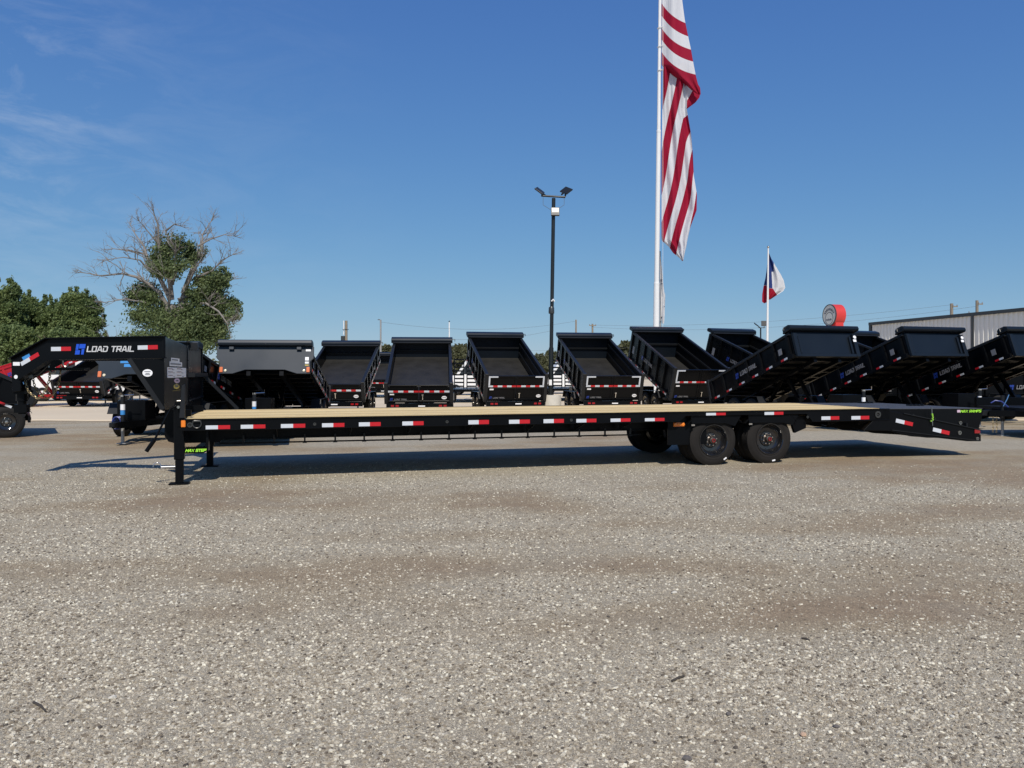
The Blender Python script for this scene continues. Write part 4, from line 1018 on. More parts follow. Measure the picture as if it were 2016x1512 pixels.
low = make_dump(side=0.58, tilt=20)
mid = make_dump(side=0.88, tilt=20, corner=True, boards=True)
high = make_dump(side=1.12, tilt=20, corner=True, boards=True)
fr = make_dump(side=0.64, tilt=19, boards=True)
pl = make_dump(side=0.50, tilt=14, front='plain')
rd = make_dump(side=0.62, tilt=20, paint=M['red'])
# tailgates towards the camera
Y = 25.2; place(low, px2(825, Y), Y, -0.09, 1, 'black dump trailer with low sides and dusty open bed, second left of the lamp post')
Y = 26.5; place(copy_tree(low), px2(655, Y), Y, -0.04, 1, 'black low-sided dump trailer with open bed, half hidden behind the charcoal front panel', 19)
Y = 33.6; place(copy_tree(low), px2(157, Y), Y, -0.0, 1, 'black dump trailer with shiny wet bed floor seen through the gooseneck arch', 20)
Y = 46.0; place(copy_tree(low), px2(752, Y), Y, -0.02, 1, 'small distant black dump trailer in the gap beside a white van', 20)
Y = 27.0; place(mid, px2(1013.5, Y), Y, -0.215, 1, 'black high-sided dump trailer with white corner tape, immediately left of the black lamp post')
Y = 27.5; place(copy_tree(mid), px2(1203, Y), Y, -0.17, 1, 'black dump trailer with white corner tape, immediately right of the black lamp post')
Y = 28.5; place(high, px2(1371, Y), Y, -0.24, 1, 'tall-sided black dump trailer tipped in front of the white flagpole base', 21)
Y = 28.9; place(copy_tree(high), 10.6, Y, -0.42, 1, 'black dump trailer behind the flagpole one, its tarp box left of the red round sign', 20)
Y = 29.2; place(copy_tree(high), 16.0, Y, -0.42, 1, 'mostly hidden black dump trailer with only its tarp box end showing near the steel building', 19)
# fronts towards the camera; the rear hinge lies further back
def front_at(o, pxc, Y, ax, ay, label, tilt, L=4.27, dz=0.0):
    """pxc, Y: centre of the tarp housing; (ax, ay) points from the rear to the front"""
    n = math.hypot(ax, ay); ax, ay = ax / n, ay / n; d = L * math.cos(R(tilt))
    return place(o, px2(pxc, Y) - ax * d, Y - ay * d, ax, ay, label, tilt)
front_at(fr, 1628, 21.2, 0.30, -0.96, 'black dump trailer with dark front panel rising under the red round sign', 18.6)
front_at(copy_tree(fr), 1846, 22.3, 0.30, -0.96, 'black dump trailer with dark front panel before the pale ribbed steel building', 19.1)
front_at(copy_tree(fr), 2047, 22.4, 0.30, -0.96, 'black dump trailer with dark front panel cut off by the right picture edge', 19.1)
front_at(pl, 522, 19.2, 0.12, -1, 'dump trailer with plain charcoal front panel and orange lamps behind the deck', 14)
u = front_at(copy_tree(pl), 291, 17.5, 0.05, -1, 'dump trailer with charcoal front panel and blue stickers under the gooseneck neck', 12.5)
for c in u.children:
    if c.name.split('.')[0] in ('wheel', 'axle', 'fender'): c.location.x += 1.0
ub = [c for c in u.children if c.name.split('.')[0] == 'bed'][0]
for y0, y1, z0, z1 in ((-0.62, -0.25, 0.26, 0.34), (-0.53, -0.33, 0.17, 0.24)):
    m = MB(); m.box(4.306, 4.31, y0, y1, z0, z1); m.build('blue_sticker', M['sky_blue'], ub)
mb = MB()
for k in range(3):
    mb.tube([(4.27 + 1.0 + 0.03 * k, -0.13 - 0.09 * math.sin(t) - 0.02 * k, 0.46 + 0.13 * math.cos(t)) for t in [i * 0.4 for i in range(17)]], 0.014, 6)
mb.build('cable_coil', M['cable'], u)
# level ones standing crosswise behind the right hand group
for xq, yq, lab_ in ((8.9, 27.0, 'level black dump trailer standing crosswise behind the one under the round sign'), (15.2, 27.0, 'level black dump trailer standing crosswise behind the one before the steel building'), (21.6, 36.2, 'level black dump trailer standing crosswise behind the one at the right edge')):
    place(copy_tree(mid), xq, yq, 1, 0.0, lab_, 0)
# sideways one at the left edge and the red one beyond
u = place(copy_tree(low), -12.18, 19.1, -0.84, -0.54, 'black dump trailer seen side-on at the left picture edge, its wheel on gravel', 27)
for c in u.children:
    if c.name.split('.')[0] in ('wheel', 'axle', 'fender'): c.location.x -= 0.95
Y = 33.0; place(rd, px2(-66, Y), Y, 0.75, 0.66, 'bright red dump trailer with tipped bed at the left, behind the gooseneck coupler', 20)

# ------------------------------------------------------------------ another gooseneck parked behind the neck
gp = at(370.5, 834, 15.1); gx, gy = gp.x, gp.y
G = empty('box_front_trailer', (gx, gy, 0), AA); tag(G, 'black trailer with tall framed box, seen just right of the stickered riser', 'trailer')
wd = 2.2; zt1 = H - (672.5 - HOR) / F * gy; zt2 = H - (687 - HOR) / F * (gy + 2.12)
m = MB(); m.hexa([(-0.04, 0, 1.55), (0, 0, 1.55), (0, wd, 1.55), (-0.04, wd, 1.55), (-0.04, 0, zt1), (0, 0, zt1), (0, wd, zt2), (-0.04, wd, zt2)]); m.build('riser_box', M['black'], G)
m = MB(); m.box(0.001, 0.02, wd - 0.05, wd + 0.02, 1.5, zt2); m.build('riser_edge_angle', M['black_dusty'], G)
m = MB(); m.bar((0.0, 0, zt1), (0.0, wd, zt2), 0.05, 0.03); m.build('riser_top_angle', M['black_dusty'], G)
m = MB(); m.box(0.001, 0.12, 0.0, wd + 0.1, 1.44, 1.52); m.build('shelf_rail', M['black_dusty'], G)
m = MB(); m.box(0.001, 0.16, 0.1, 0.3, zt1 - 0.16, zt1 - 0.02); m.build('winch_box', M['black_dusty'], G)
m = MB(); m.box(-0.03, 0.0, 0.0, wd, 0.45, 1.5495); m.build('tool_box', M['black'], G)
m = MB(); m.bar((0.03, 0.0, 0.98), (0.03, wd, 1.0), 0.03, 0.02); m.build('box_hinge', M['black_dusty'], G)
m = MB(); m.bar((0.05, wd, 1.46), (0.75, wd + 0.15, 0.7), 0.07, 0.07); m.bar((0.0, wd, 0.8), (0.0, wd, 1.46), 0.06, 0.06); m.build('side_brace', M['black_dusty'], G)
for x in (0.15, 1.5):
    m = MB(); m.box(x, x + 0.1, 0.1, 3.0, 0.46, 0.60); m.build('frame_rail', M['black'], G)
m = MB(); m.box(0.02, 1.8, 0.1, 3.0, 0.601, 0.66); m.build('deck', M['black_dusty'], G)
for x, rz_ in ((-0.15, -90), (1.95, 90)):
    w = empty('wheel', (x, 2.4, 0.372), R(rz_), G); share('tyre', ME_TYRE_S, w); share('rim', ME_RIM_S, w); share('hub', ME_HUB_S, w)

# ------------------------------------------------------------------ low equipment trailer beyond the ramps
ex = at(1950, 850, 18.6)
E = empty('equipment_trailer', (ex.x, ex.y, 0), R(3)); tag(E, 'low black equipment trailer with hanging blue cable and chains past the ramp end', 'trailer')
m = MB(); m.box(0.31, 5.2, -0.945, 0.945, 0.62, 0.70); m.build('deck', M['black_dusty'], E)
for v in (-1.0, 1.0):
    m = MB(); m.box(0.3, 5.3, v - 0.05, v + 0.05, 0.40, 0.90); m.build('side_rail', M['black'], E, bevel=0.006)
    m = MB(); m.bar((0.9, v * 0.8, 0.58), (-0.1, v * 0.1, 0.55), 0.09, 0.14); m.build('tongue_rail', M['black'], E)
m = MB(); m.box(-0.3, -0.02, -0.07, 0.07, 0.5, 0.62); m.lathe([(0.06, 0), (0.05, 0.09), (0.001, 0.1)], 12, 0, (-0.3, 0, 0.5), 'z'); m.build('coupler', M['black_dusty'], E)
jk = empty('tongue_jack', (0.3, 0, 0), 0, E)
m = MB(); m.tube([(0, 0, 0.35), (0, 0, 0.98)], 0.045, 10); m.build('jack_post', M['black_dusty'], jk)
m = MB(); m.tube([(0, 0, 0.02), (0, 0, 0.35)], 0.034, 10); m.box(-0.1, 0.1, -0.1, 0.1, 0.0, 0.02); m.build('jack_foot', M['pole_grey'], jk)
m = MB(); m.tube([(-0.06, -0.1, 0.80), (0.02, -0.14, 0.86), (0.16, -0.16, 0.84), (0.3, -0.17, 0.72), (0.42, -0.17, 0.60), (0.36, -0.17, 0.54), (0.2, -0.16, 0.55)], 0.016, 6); m.build('breakaway_cable', M['cable'], E)
m = MB(); m.tube([(0.34, -0.17, 1.0), (0.30, -0.17, 0.9), (0.2, -0.17, 0.72)], 0.012, 6); m.build('safety_pin', M['chrome'], E)
for dx in (0.0, 0.09):
    c = empty('safety_chain', (-0.02 + dx, -0.12, 0.58), 0, E)
    for k in range(12):
        o = share('chain_link', me_lk, c, (0.006 * math.sin(k), 0, -0.042 * k)); o.rotation_euler = (R(45 if k % 2 else -45), R(90), 0)
for x in (2.9, 3.75):
    for y, fl in ((-1.1, 0), (1.1, 1)):
        w = empty('wheel', (x, y, 0.372), math.pi if fl else 0, E); share('tyre', ME_TYRE_S, w); share('rim', ME_RIM_S, w); share('hub', ME_HUB_S, w)
m = MB(); m.box(0.42, 0.50, -1.062, -1.052, 0.66, 0.78); m.build('marker_lamp', M['amber_dull'], E)
m = MB(); m.box(0.8, 0.95, -1.062, -1.052, 0.6, 0.66); m.build('side_lamp', M['red_lens'], E)

# ------------------------------------------------------------------ upright ladder ramps on a trailer between the dump beds
def ladder(x, y, label):
    t = empty('ramp_trailer', (x, y, 0.03), 0); tag(t, label, 'trailer', 'trailers with upright ladder ramps')
    for k, x0 in enumerate((0.0, 0.62)):
        r_ = empty('loading_ramp', (x0, 0, 0.72), 0, t); r_.rotation_euler = (R(-6), 0, 0)
        for q in (0.0, 0.46):
            m = MB(); m.box(q, q + 0.05, 0, 0.07, 0, 1.5); m.build('ramp_stile', M['black'], r_)
        for q in range(8):
            m = MB(); m.box(0.05, 0.46, 0.01, 0.06, 0.08 + q * 0.19, 0.15 + q * 0.19); m.build('rung', M['black'], r_)
    m = MB(); m.box(-0.3, 1.4, 0.1, 5.5, 0.55, 0.68); m.build('deck', M['black'], t)
    for q in (-0.35, 1.45):
        for y2 in (2.6, 3.5):
            w = empty('wheel', (q, y2, 0.372), R(-90) if q < 0 else R(90), t); share('tyre', ME_TYRE_S, w); share('rim', ME_RIM_S, w); share('hub', ME_HUB_S, w)
    m = MB(); m.bar((0.2, 5.5, 0.6), (0.5, 7.0, 0.55), 0.1, 0.12); m.bar((0.9, 5.5, 0.6), (0.6, 7.0, 0.55), 0.1, 0.12); m.build('tongue', M['black'], t)
    for k in (0.0, 1.05):
        m = MB(); m.box(k, k + 0.06, 0.08, 0.14, 0.03, 0.60); m.build('support_leg', M['black'], t)
    return t
t1 = ladder(px2(893.5, 38), 38, 'black trailer with upright ladder ramps left of the lamp post dump trailers')
t2 = copy_tree(t1); t2.location = (px2(1088, 40), 40, 0.03); t2['label'] = 'black trailer with upright ladder ramps, glimpsed just right of the lamp post'

# ------------------------------------------------------------------ white vans and pickups far back in the lot
def van(label, loc, rz, L=5.6, hh=2.5):
    t = empty('white_van', loc, rz); tag(t, label, 'van', 'white vans parked far behind')
    prof = [(0, 0.35), (0, 1.0), (0.15, 1.15), (1.0, 1.35), (1.75, hh - 0.1), (2.1, hh), (L - 0.1, hh), (L, hh - 0.15), (L, 0.35)]
    m = MB(); m.prism(prof, -0.95, 0.95); m.build('body', M['white'], t, bevel=0.05)
    for y0, y1 in ((-0.957, -0.951), (0.951, 0.957)):
        m = MB(); m.prism([(1.25, 1.4), (1.85, hh - 0.25), (2.6, hh - 0.25), (2.6, 1.4)], y0, y1); m.build('side_window', M['glass'], t)
    m = MB(); m.hexa([(1.02, -0.8, 1.37), (1.04, -0.8, 1.36), (1.04, 0.8, 1.36), (1.02, 0.8, 1.37), (1.66, -0.75, hh - 0.25), (1.70, -0.75, hh - 0.26), (1.70, 0.75, hh - 0.26), (1.66, 0.75, hh - 0.25)]); m.build('windscreen', M['glass'], t)
    m = MB(); m.box(L + 0.001, L + 0.01, -0.7, 0.7, 1.4, hh - 0.4); m.build('rear_window', M['glass'], t)
    for x in (1.0, L - 1.2):
        for y, fl in ((-0.97, 0), (0.97, 1)):
            w = empty('wheel', (x, y, 0.372), math.pi if fl else 0, t); share('tyre', ME_TYRE_S, w); share('rim', ME_RIM_S, w)
    m = MB(); m.box(-0.06, -0.001, -0.9, 0.9, 0.38, 0.58); m.build('bumper', M['trim'], t)
    for y in (-0.7, 0.7):
        m = MB(); m.box(-0.03, -0.001, y - 0.15, y + 0.15, 0.72, 0.92); m.build('headlamp', M['lamp_glass'], t)
    return t
v1_ = van('white van in the gap between two dump trailers, behind the small distant one', (px2(700, 58), 58, 0.03), R(3))
def vcopy(label, loc, rz):
    o = copy_tree(v1_); o.location = loc; o.rotation_euler = (0, 0, rz); o['label'] = label
vcopy('white van behind the upright ladder ramps at centre left', (px2(872, 52), 52, 0.03), R(-4))
vcopy('white van behind the foot of the black lamp post', (px2(1052, 55), 55, 0.03), R(5))
vcopy('white van under the gooseneck neck beside the red dump trailer', (px2(60, 41), 41, 0.03), R(8))

# ------------------------------------------------------------------ lamp posts, flags
def lamp_head(parent, loc, rot):
    h = empty('floodlight', loc, 0, parent); h.rotation_euler = rot
    m = MB(); m.box(-0.17, 0.17, -0.02, 0.32, 0.0, 0.05); m.build('housing', M['pole_black'], h, bevel=0.01)
    m = MB(); m.box(-0.14, 0.14, 0.02, 0.28, -0.006, -0.001); m.build('lens', M['lamp_glass'], h)
    m = MB(); m.box(-0.02, 0.02, -0.12, -0.021, -0.01, 0.04); m.build('bracket', M['pole_black'], h)
    return h
Yp = 27.6
lx = px2(1083.5, Yp); ztop = H - (392 - HOR) / F * Yp
P = empty('lamp_post', (lx, Yp, 0.03)); tag(P, 'tall black lamp post with twin tilted floodlights on a concrete footing', 'lamp post')
m = MB(); m.lathe([(0.37, 0.0), (0.37, 0.66), (0.35, 0.70), (0.001, 0.70)], 24, 0, (0.02, 0, 0), 'z'); m.build('footing', M['footing'], P)
dxp = px2(1090, Yp) - lx
m = MB(); m.tube([(0, 0, 0.7), (dxp * 0.28, 0, 2.4)], 0.085, 14); m.tube([(dxp * 0.28, 0, 2.4), (dxp, 0, ztop)], 0.068, 14); m.build('pole', M['pole_black'], P)
m = MB(); m.lathe([(0.1, 0), (0.105, 0.06), (0.1, 0.2), (0.085, 0.24)], 14, 0, (dxp * 0.33, 0, 3.62), 'z'); m.build('pole_sleeve', M['fitting'], P)
m = MB(); m.tube([(dxp * 0.33, -0.1, 4.05), (dxp * 0.33 + 0.06, -0.12, 4.12), (dxp * 0.33 + 0.1, -0.1, 4.05)], 0.03, 8); m.build('conduit_elbow', M['sticker'], P)
m = MB(); m.box(-0.05, 0.05, -0.10, -0.085, 1.05, 1.25); m.build('outlet_cover', M['sticker'], P)
zc = ztop + 0.06; a0 = px2(1067, Yp) - lx; a1 = px2(1113, Yp) - lx
m = MB(); m.tube([(a0 - 0.02, 0, zc + 0.03), (a1, 0, zc - 0.02)], 0.035, 10); m.build('crossarm', M['pole_black'], P)
hd = lamp_head(P, (a0 + 0.02, 0, zc + 0.10), (0, 0, 0)); hd.rotation_euler = (R(40), R(-20), R(72))
hd = lamp_head(P, (a1 - 0.06, 0, zc + 0.12), (0, 0, 0)); hd.rotation_euler = (R(42), R(25), R(-38))
for a in (a0, a1):
    m = MB(); m.tube([(a, 0, zc), (a, 0, zc + 0.13)], 0.03, 8); m.build('head_stub', M['pole_black'], P)
    m = MB(); q = a * 0.9 + dxp * 0.1; m.tube([(q, 0, zc - 0.02), (q, 0, zc - 0.3), (dxp + (0.06 if a > dxp else -0.06), 0, zc - 0.5)], 0.008, 5); m.build('lamp_cable', M['wire'], P)
zf = H - (420 - HOR) / F * Yp; xf = dxp + 0.05
h = empty('work_light', (xf, -0.1, zf), 0, P); h.rotation_euler = (R(-14), 0, 0)
m = MB(); m.box(-0.15, 0.15, -0.06, 0.02, -0.16, 0.15); m.build('housing', M['pole_black'], h, bevel=0.01)
m = MB(); m.box(-0.115, 0.115, -0.066, -0.061, -0.03, 0.12); m.build('lens', M['lamp_glass'], h)
m = MB(); m.box(-0.13, 0.13, -0.068, -0.061, -0.15, -0.07); m.build('driver_box', M['trim'], h)
# small lamp post far right
Yq = 62; q = empty('lamp_post', (px2(1497.5, Yq), Yq, 0.03)); tag(q, 'small distant lamp post with two floodlights beside the pole of the red white blue flag', 'lamp post')
zt_ = H - (646 - HOR) / F * Yq
m = MB(); m.tube([(0, 0, 0), (0, 0, zt_)], 0.06, 8); m.build('pole', M['pole_black'], q)
m = MB(); m.tube([(-0.2, 0, zt_), (0.32, 0, zt_)], 0.03, 6); m.build('crossarm', M['pole_black'], q)
hd = lamp_head(q, (-0.2, 0, zt_ + 0.1), (0, 0, 0)); hd.rotation_euler = (R(38), R(-10), R(75)); hd.scale = (1.3,) * 3
hd = lamp_head(q, (0.28, 0, zt_ + 0.15), (0, 0, 0)); hd.rotation_euler = (R(75), 0, R(-15)); hd.scale = (1.3,) * 3

def flag_mat(name, stripes):
    """cloth printed with bands along the first texture coordinate; stripes: list of (upper limit, colour)"""
    m = bpy.data.materials.new(name); m.use_nodes = True; n, l = m.node_tree.nodes, m.node_tree.links
    b = n['Principled BSDF']; b.inputs['Roughness'].default_value = 0.75; b.inputs['Specular IOR Level'].default_value = 0.2
    uv = n.new('ShaderNodeUVMap'); uv.uv_map = 'UVMap'; sp = n.new('ShaderNodeSeparateXYZ'); l.new(uv.outputs[0], sp.inputs[0])
    r = n.new('ShaderNodeValToRGB'); r.color_ramp.interpolation = 'CONSTANT'; e = r.color_ramp.elements
    e[0].position = 0; e[0].color = (*stripes[0][1], 1); e.remove(e[1])
    lo = stripes[0][0]
    for hi, c in stripes[1:]:
        x = e.new(lo); x.color = (*c, 1); lo = hi
    l.new(sp.outputs['X'], r.inputs['Fac']); l.new(r.outputs['Color'], b.inputs['Base Color'])
    t = n.new('ShaderNodeTexCoord'); w = n.new('ShaderNodeTexNoise'); mpn = n.new('ShaderNodeMapping'); mpn.inputs['Scale'].default_value = (9, 9, 0.9); mpn.inputs['Rotation'].default_value = (0, 0.15, 0)
    l.new(t.outputs['Object'], mpn.inputs[0]); l.new(mpn.outputs[0], w.inputs['Vector']); w.inputs['Scale'].default_value = 1.0; w.inputs['Detail'].default_value = 4
    bp = n.new('ShaderNodeBump'); bp.inputs['Strength'].default_value = 0.5; bp.inputs['Distance'].default_value = 0.08; l.new(w.outputs['Fac'], bp.inputs['Height']); l.new(bp.outputs[0], b.inputs['Normal'])
    tr = n.new('ShaderNodeBsdfTranslucent'); l.new(r.outputs['Color'], tr.inputs['Color']); ms = n.new('ShaderNodeMixShader'); ms.inputs[0].default_value = 0.25
    l.new(b.outputs[0], ms.inputs[1]); l.new(tr.outputs[0], ms.inputs[2]); l.new(ms.outputs[0], n['Material Output'].inputs['Surface'])
    return m
def cloth(name, rows, Y, depth, uvf, material, parent, origin, nu=60, nv=120, thick=0.0):
    """rows: list of (py, x_left, x_right) silhouette control rows in picture order, laid on a hanging sheet at distance Y"""
    V, U, Fs = [], [], []
    def lerp(py):
        for a, b in zip(rows[:-1], rows[1:]):
            if py <= b[0]:
                f = (py - a[0]) / (b[0] - a[0]); f2 = f
                return a[1] + (b[1] - a[1]) * f2, a[2] + (b[2] - a[2]) * f2
        return rows[-1][1], rows[-1][2]
    y0, y1 = rows[0][0], rows[-1][0]
    for j in range(nv + 1):
        py = y0 + (y1 - y0) * j / nv; xl, xr = lerp(py)
        for i in range(nu + 1):
            f = i / nu; px = xl + (xr - xl) * f; d = depth(f, (py - y0) / (y1 - y0)); YY = Y + d
            p = at(px, py, YY); V.append(tuple(p - Vector(origin))); U.append(uvf(f, px, py))
    for j in range(nv):
        for i in range(nu):
            a = j * (nu + 1) + i; Fs.append((a, a + nu + 1, a + nu + 2, a + 1))
    me = bpy.data.meshes.new(name); me.from_pydata(V, [], Fs); me.materials.append(material)
    uvl = me.uv_layers.new(name='UVMap'); d = []
    for p in me.polygons:
        for v in p.vertices: d += U[v]
    uvl.data.foreach_set('uv', d); me.polygons.foreach_set('use_smooth', [True] * len(me.polygons))
    o = bpy.data.objects.new(name, me); C.objects.link(o); o.parent = parent
    return o
RED, WHT, BLU = (0.34, 0.008, 0.035), (0.72, 0.72, 0.74), (0.012, 0.028, 0.14)
# great flagpole
Yf = 40.0; fx = px2(1290.2, Yf)
FP = empty('flagpole', (fx, Yf, 0.03)); tag(FP, 'very tall stepped white flagpole behind the tipped dump trailer, running out of the top', 'flagpole')
zj1 = H - (560 - HOR) / F * Yf; zj2 = H - (260 - HOR) / F * Yf; zt_ = H - (-170 - HOR) / F * Yf
x1_ = px2(1292.8, Yf) - fx; xo = px2(1296.8, Yf) - fx; xo2 = px2(1301.0, Yf) - fx
m = MB(); m.tube([(0, 0, 0), (x1_, 0, zj1)], [0.165, 0.148], 20); m.build('lower_section', M['white'], FP)
m = MB(); m.tube([(x1_, 0, zj1), (xo, 0, zj2)], [0.128, 0.112], 20); m.build('middle_section', M['white'], FP)
m = MB(); m.tube([(xo, 0, zj2), (xo2, 0, zt_)], [0.095, 0.06], 18); m.lathe([(0.001, 0.3), (0.1, 0.25), (0.15, 0.15), (0.1, 0.05), (0.03, 0.0)], 14, 0, (xo2, 0, zt_), 'z'); m.build('upper_section', M['white'], FP)
for z, r, x in ((zj1, 0.152, x1_), (zj2, 0.12, xo)):
    m = MB(); m.lathe([(r, -0.06), (r, 0.06), (r * 0.8, 0.08)], 18, 0, (x, 0, z), 'z'); m.build('joint_collar', M['white'], FP)
for py in (56, 93, 140):
    z = H - (py - HOR) / F * Yf; m = MB(); x = px2(1299.3, Yf) - fx
    m.tube([(x + 0.13 * math.cos(t), 0.13 * math.sin(t), z + 0.03 * math.cos(t)) for t in [i * math.pi / 8 for i in range(17)]], 0.02, 6); m.build('flag_ring', M['white'], FP)
for px_ in (1303.5,):
    m = MB(); m.tube([(px2(px_, Yf) - fx, -0.2, 1.0), (px2(1304, Yf) - fx, -0.16, zt_)], 0.008, 5); m.build('halyard', M['sticker'], FP)
# the national flag: a furled upper fold hanging over a long lower fall
FL = empty('national_flag', (fx + 0.1, Yf, zj2)); tag(FL, 'huge limp red and white striped flag with blue corner hanging from the tall flagpole', 'flag')
org = (fx + 0.1, Yf, zj2)
upper_rows = [(-150, 1302.5, 1330), (-60, 1302.5, 1340), (0, 1302.5, 1343), (37.7, 1302.5, 1348), (67.5, 1302.5, 1354), (99, 1302.5, 1360.7), (129, 1302.7, 1366), (149, 1325, 1370), (165, 1348, 1374), (178, 1362, 1378.5), (186, 1374, 1379.7)]
def uvu(f, px, py):
    # stripes fall away from the pole; coordinate counts stripe widths from the top white one
    prof = [(0, 0), (0.25, 20), (0.5, 30), (0.75, 38), (1, 44)]
    xx = (px - 1302.7) / (1378 - 1302.7)
    drop = 46 * (1 - math.exp(-2.2 * max(0, xx))) / (1 - math.exp(-2.2))
    q = (py - drop - 6) / 24.0         # 0 = top edge of first full red stripe
    return ((q + 12) / 20.0, 0.5)
cu = [(0.02, BLU)]
st = []
for k in range(20):
    st.append(((k + 1) / 20.0, None))
cols = []
for k in range(20):
    q = k - 12
    if q < -2: c = BLU
    elif q == -2: c = WHT
    else: c = RED if q % 2 == 0 else WHT
    cols.append(((k + 1) / 20.0, c))
# the last stripe of the flag is red: below it nothing is printed, so the hem stays red
cols = [(h_, (RED if k >= 16 else c)) for k, (h_, c) in enumerate(cols)]
FM1 = flag_mat('flag_cloth_upper', cols)
cloth('flag_upper_fold', upper_rows, Yf - 0.05, lambda f, v: -0.25 * math.sin(f * 3.0) - 0.08 * math.sin(f * 9 + v * 6) - 0.25 * v * f, uvu, FM1, FL, org, 40, 110)
cols2 = [((k + 0.0) / 12.0 + 0.5 / 12, None) for k in range(12)]
lower_rows = [(125, 1305, 1352), (160, 1305, 1354), (214, 1304, 1352), (264, 1303.5, 1360.5), (303, 1302.5, 1364), (346, 1302.5, 1366), (382, 1302.5, 1372), (414, 1302.5, 1371.5), (446, 1302.5, 1359.5), (464, 1302.5, 1355), (474, 1303, 1353), (486, 1317, 1351), (498, 1325, 1348), (508, 1338, 1346), (514, 1342.5, 1345)]
def uvl_(f, px, py):
    q = (px - 1250) * 2.8 + 0.19 * py * 2.8 * (1.0 + 0.0) + 0.00016 * (py * 2.8 - 700) ** 2 * (0.25) + 6 * math.sin(py * 0.03)
    t = (q - 330) / 83.0               # whole numbers = middle of a red stripe
    fold = max(0.0, f - 0.80) * 5.0    # the outer edge turns back
    t += fold * 0.25 * math.sin(py * 0.021)
    return (((t + 3.25) / 10.0), 0.5)
cl = []
for k in range(10): cl += [((k + 0.5) / 10.0, RED), ((k + 1.0) / 10.0, WHT)]
FM2 = flag_mat('flag_cloth_lower', cl)
cloth('flag_lower_fall', lower_rows, Yf + 0.12, lambda f, v: -0.14 * math.sin(f * 11 + v * 5) - 0.08 * math.sin(f * 21 - v * 7) - 0.2 * f, uvl_, FM2, FL, org, 60, 150)
under_rows = [(148, 1340, 1360), (160, 1346, 1370), (172, 1348, 1378.3), (182, 1350, 1379.3), (192, 1352, 1377), (202, 1352, 1369), (214, 1351, 1353)]
def uvn(f, px, py):
    t = ((px - 1345) + 0.55 * (py - 160)) / 46.0
    return (min(0.99, max(0.01, t)), 0.5)
FM3 = flag_mat('flag_cloth_turn', [(0.2, RED), (0.62, (0.72, 0.72, 0.74)), (1.0, RED)])
cloth('flag_turned_hem', under_rows, Yf + 0.02, lambda f, v: 0.12 * f, uvn, FM3, FL, org, 16, 24)
# white company flag on a second, shorter pole right beside
Yw = 41.0; wx = px2(1300.5, Yw); P2 = empty('flagpole', (wx, Yw, 0.03)); tag(P2, 'slim pale flagpole half hidden directly behind the tall white flagpole', 'flagpole')
zw = H - (499 - HOR) / F * Yw
m = MB(); m.tube([(0, 0, 0), (px2(1299.5, Yw) - wx, 0, zw)], [0.06, 0.035], 10); m.build('pole', M['pole_grey'], P2)
m = MB(); m.lathe([(0.001, 0.1), (0.05, 0.05), (0.001, 0.0)], 10, 0, (px2(1299.5, Yw) - wx, 0, zw), 'z'); m.build('finial', M['fitting'], P2)
W2 = empty('white_flag', (wx, Yw, zw)); tag(W2, 'limp white flag with dark lettering scraps beside the base of the tall flagpole', 'flag')
FM4 = flag_mat('white_flag_cloth', [(1.0, (0.74, 0.74, 0.74))])
cloth('flag_cloth', [(505, 1299.5, 1300.5), (530, 1299.8, 1303.5), (556, 1300, 1305.5), (575, 1300.5, 1308), (582, 1300.5, 1310), (600, 1300.7, 1309), (620, 1301, 1308.5), (637, 1303, 1307.5)], Yw - 0.1, lambda f, v: -0.1 * math.sin(f * 8 + v * 4), lambda f, px, py: (0.5, 0.5), FM4, W2, (wx, Yw, zw), 12, 40)
for pts in ([(1300.5, 549), (1304.5, 550), (1303, 556), (1301.5, 554)], [(1301, 557), (1305.5, 558), (1305, 559.5), (1301, 558.5)], [(1306, 601), (1309, 604), (1308, 605)], [(1301.2, 624), (1304.8, 623), (1302.5, 627), (1301.2, 629)]):
    m = MB(); q = [at(p[0], p[1], Yw - 0.27) - Vector((wx, Yw, zw)) for p in pts]; m.prism([(p.x, p.z) for p in q], -0.26, -0.24); m.build('flag_print', M['dark_print'], W2)
# the smaller flag on its own pole
Yt = 45.0; tx = px2(1509.5, Yt); P3 = empty('flagpole', (tx, Yt, 0.03)); tag(P3, 'white flagpole with a ball top, carrying the small red white and blue flag', 'flagpole')
zt_ = H - (490 - HOR) / F * Yt; xo = px2(1512.5, Yt) - tx
m = MB(); m.tube([(0, 0, 0), (xo, 0, zt_)], [0.085, 0.04], 14); m.build('pole', M['white'], P3)
m = MB(); m.lathe([(0.001, 0.16), (0.05, 0.13), (0.07, 0.08), (0.05, 0.03), (0.001, 0.0)], 12, 0, (xo, 0, zt_), 'z'); m.build('ball_finial', M['zinc'], P3)
W3 = empty('state_flag', (tx, Yt, zt_)); tag(W3, 'small limp blue, white and red flag on the ball-topped pole', 'flag')
FBm = flag_mat('state_flag_cloth', [(1 / 3, (0.03, 0.055, 0.2)), (2 / 3, (0.7, 0.7, 0.7)), (1.0, (0.34, 0.01, 0.03))])
def uvs(f, px, py):
    # blue hoist along the pole, white over red towards the fly
    if px < 1519 + (py - 535) * 0.055 if py > 535 else (px - 1512) * 0.75 + (py - 500) * -0.0 < 8.5 and py < 537 - (px - 1519) * 0.75: u = 0.16
    else: u = 0.5
    if py > 567.5 + (px - 1513) * 0.05 and py > 567 + max(0, (px - 1521)) * 1.55: u = 0.85
    return (u, 0.5)
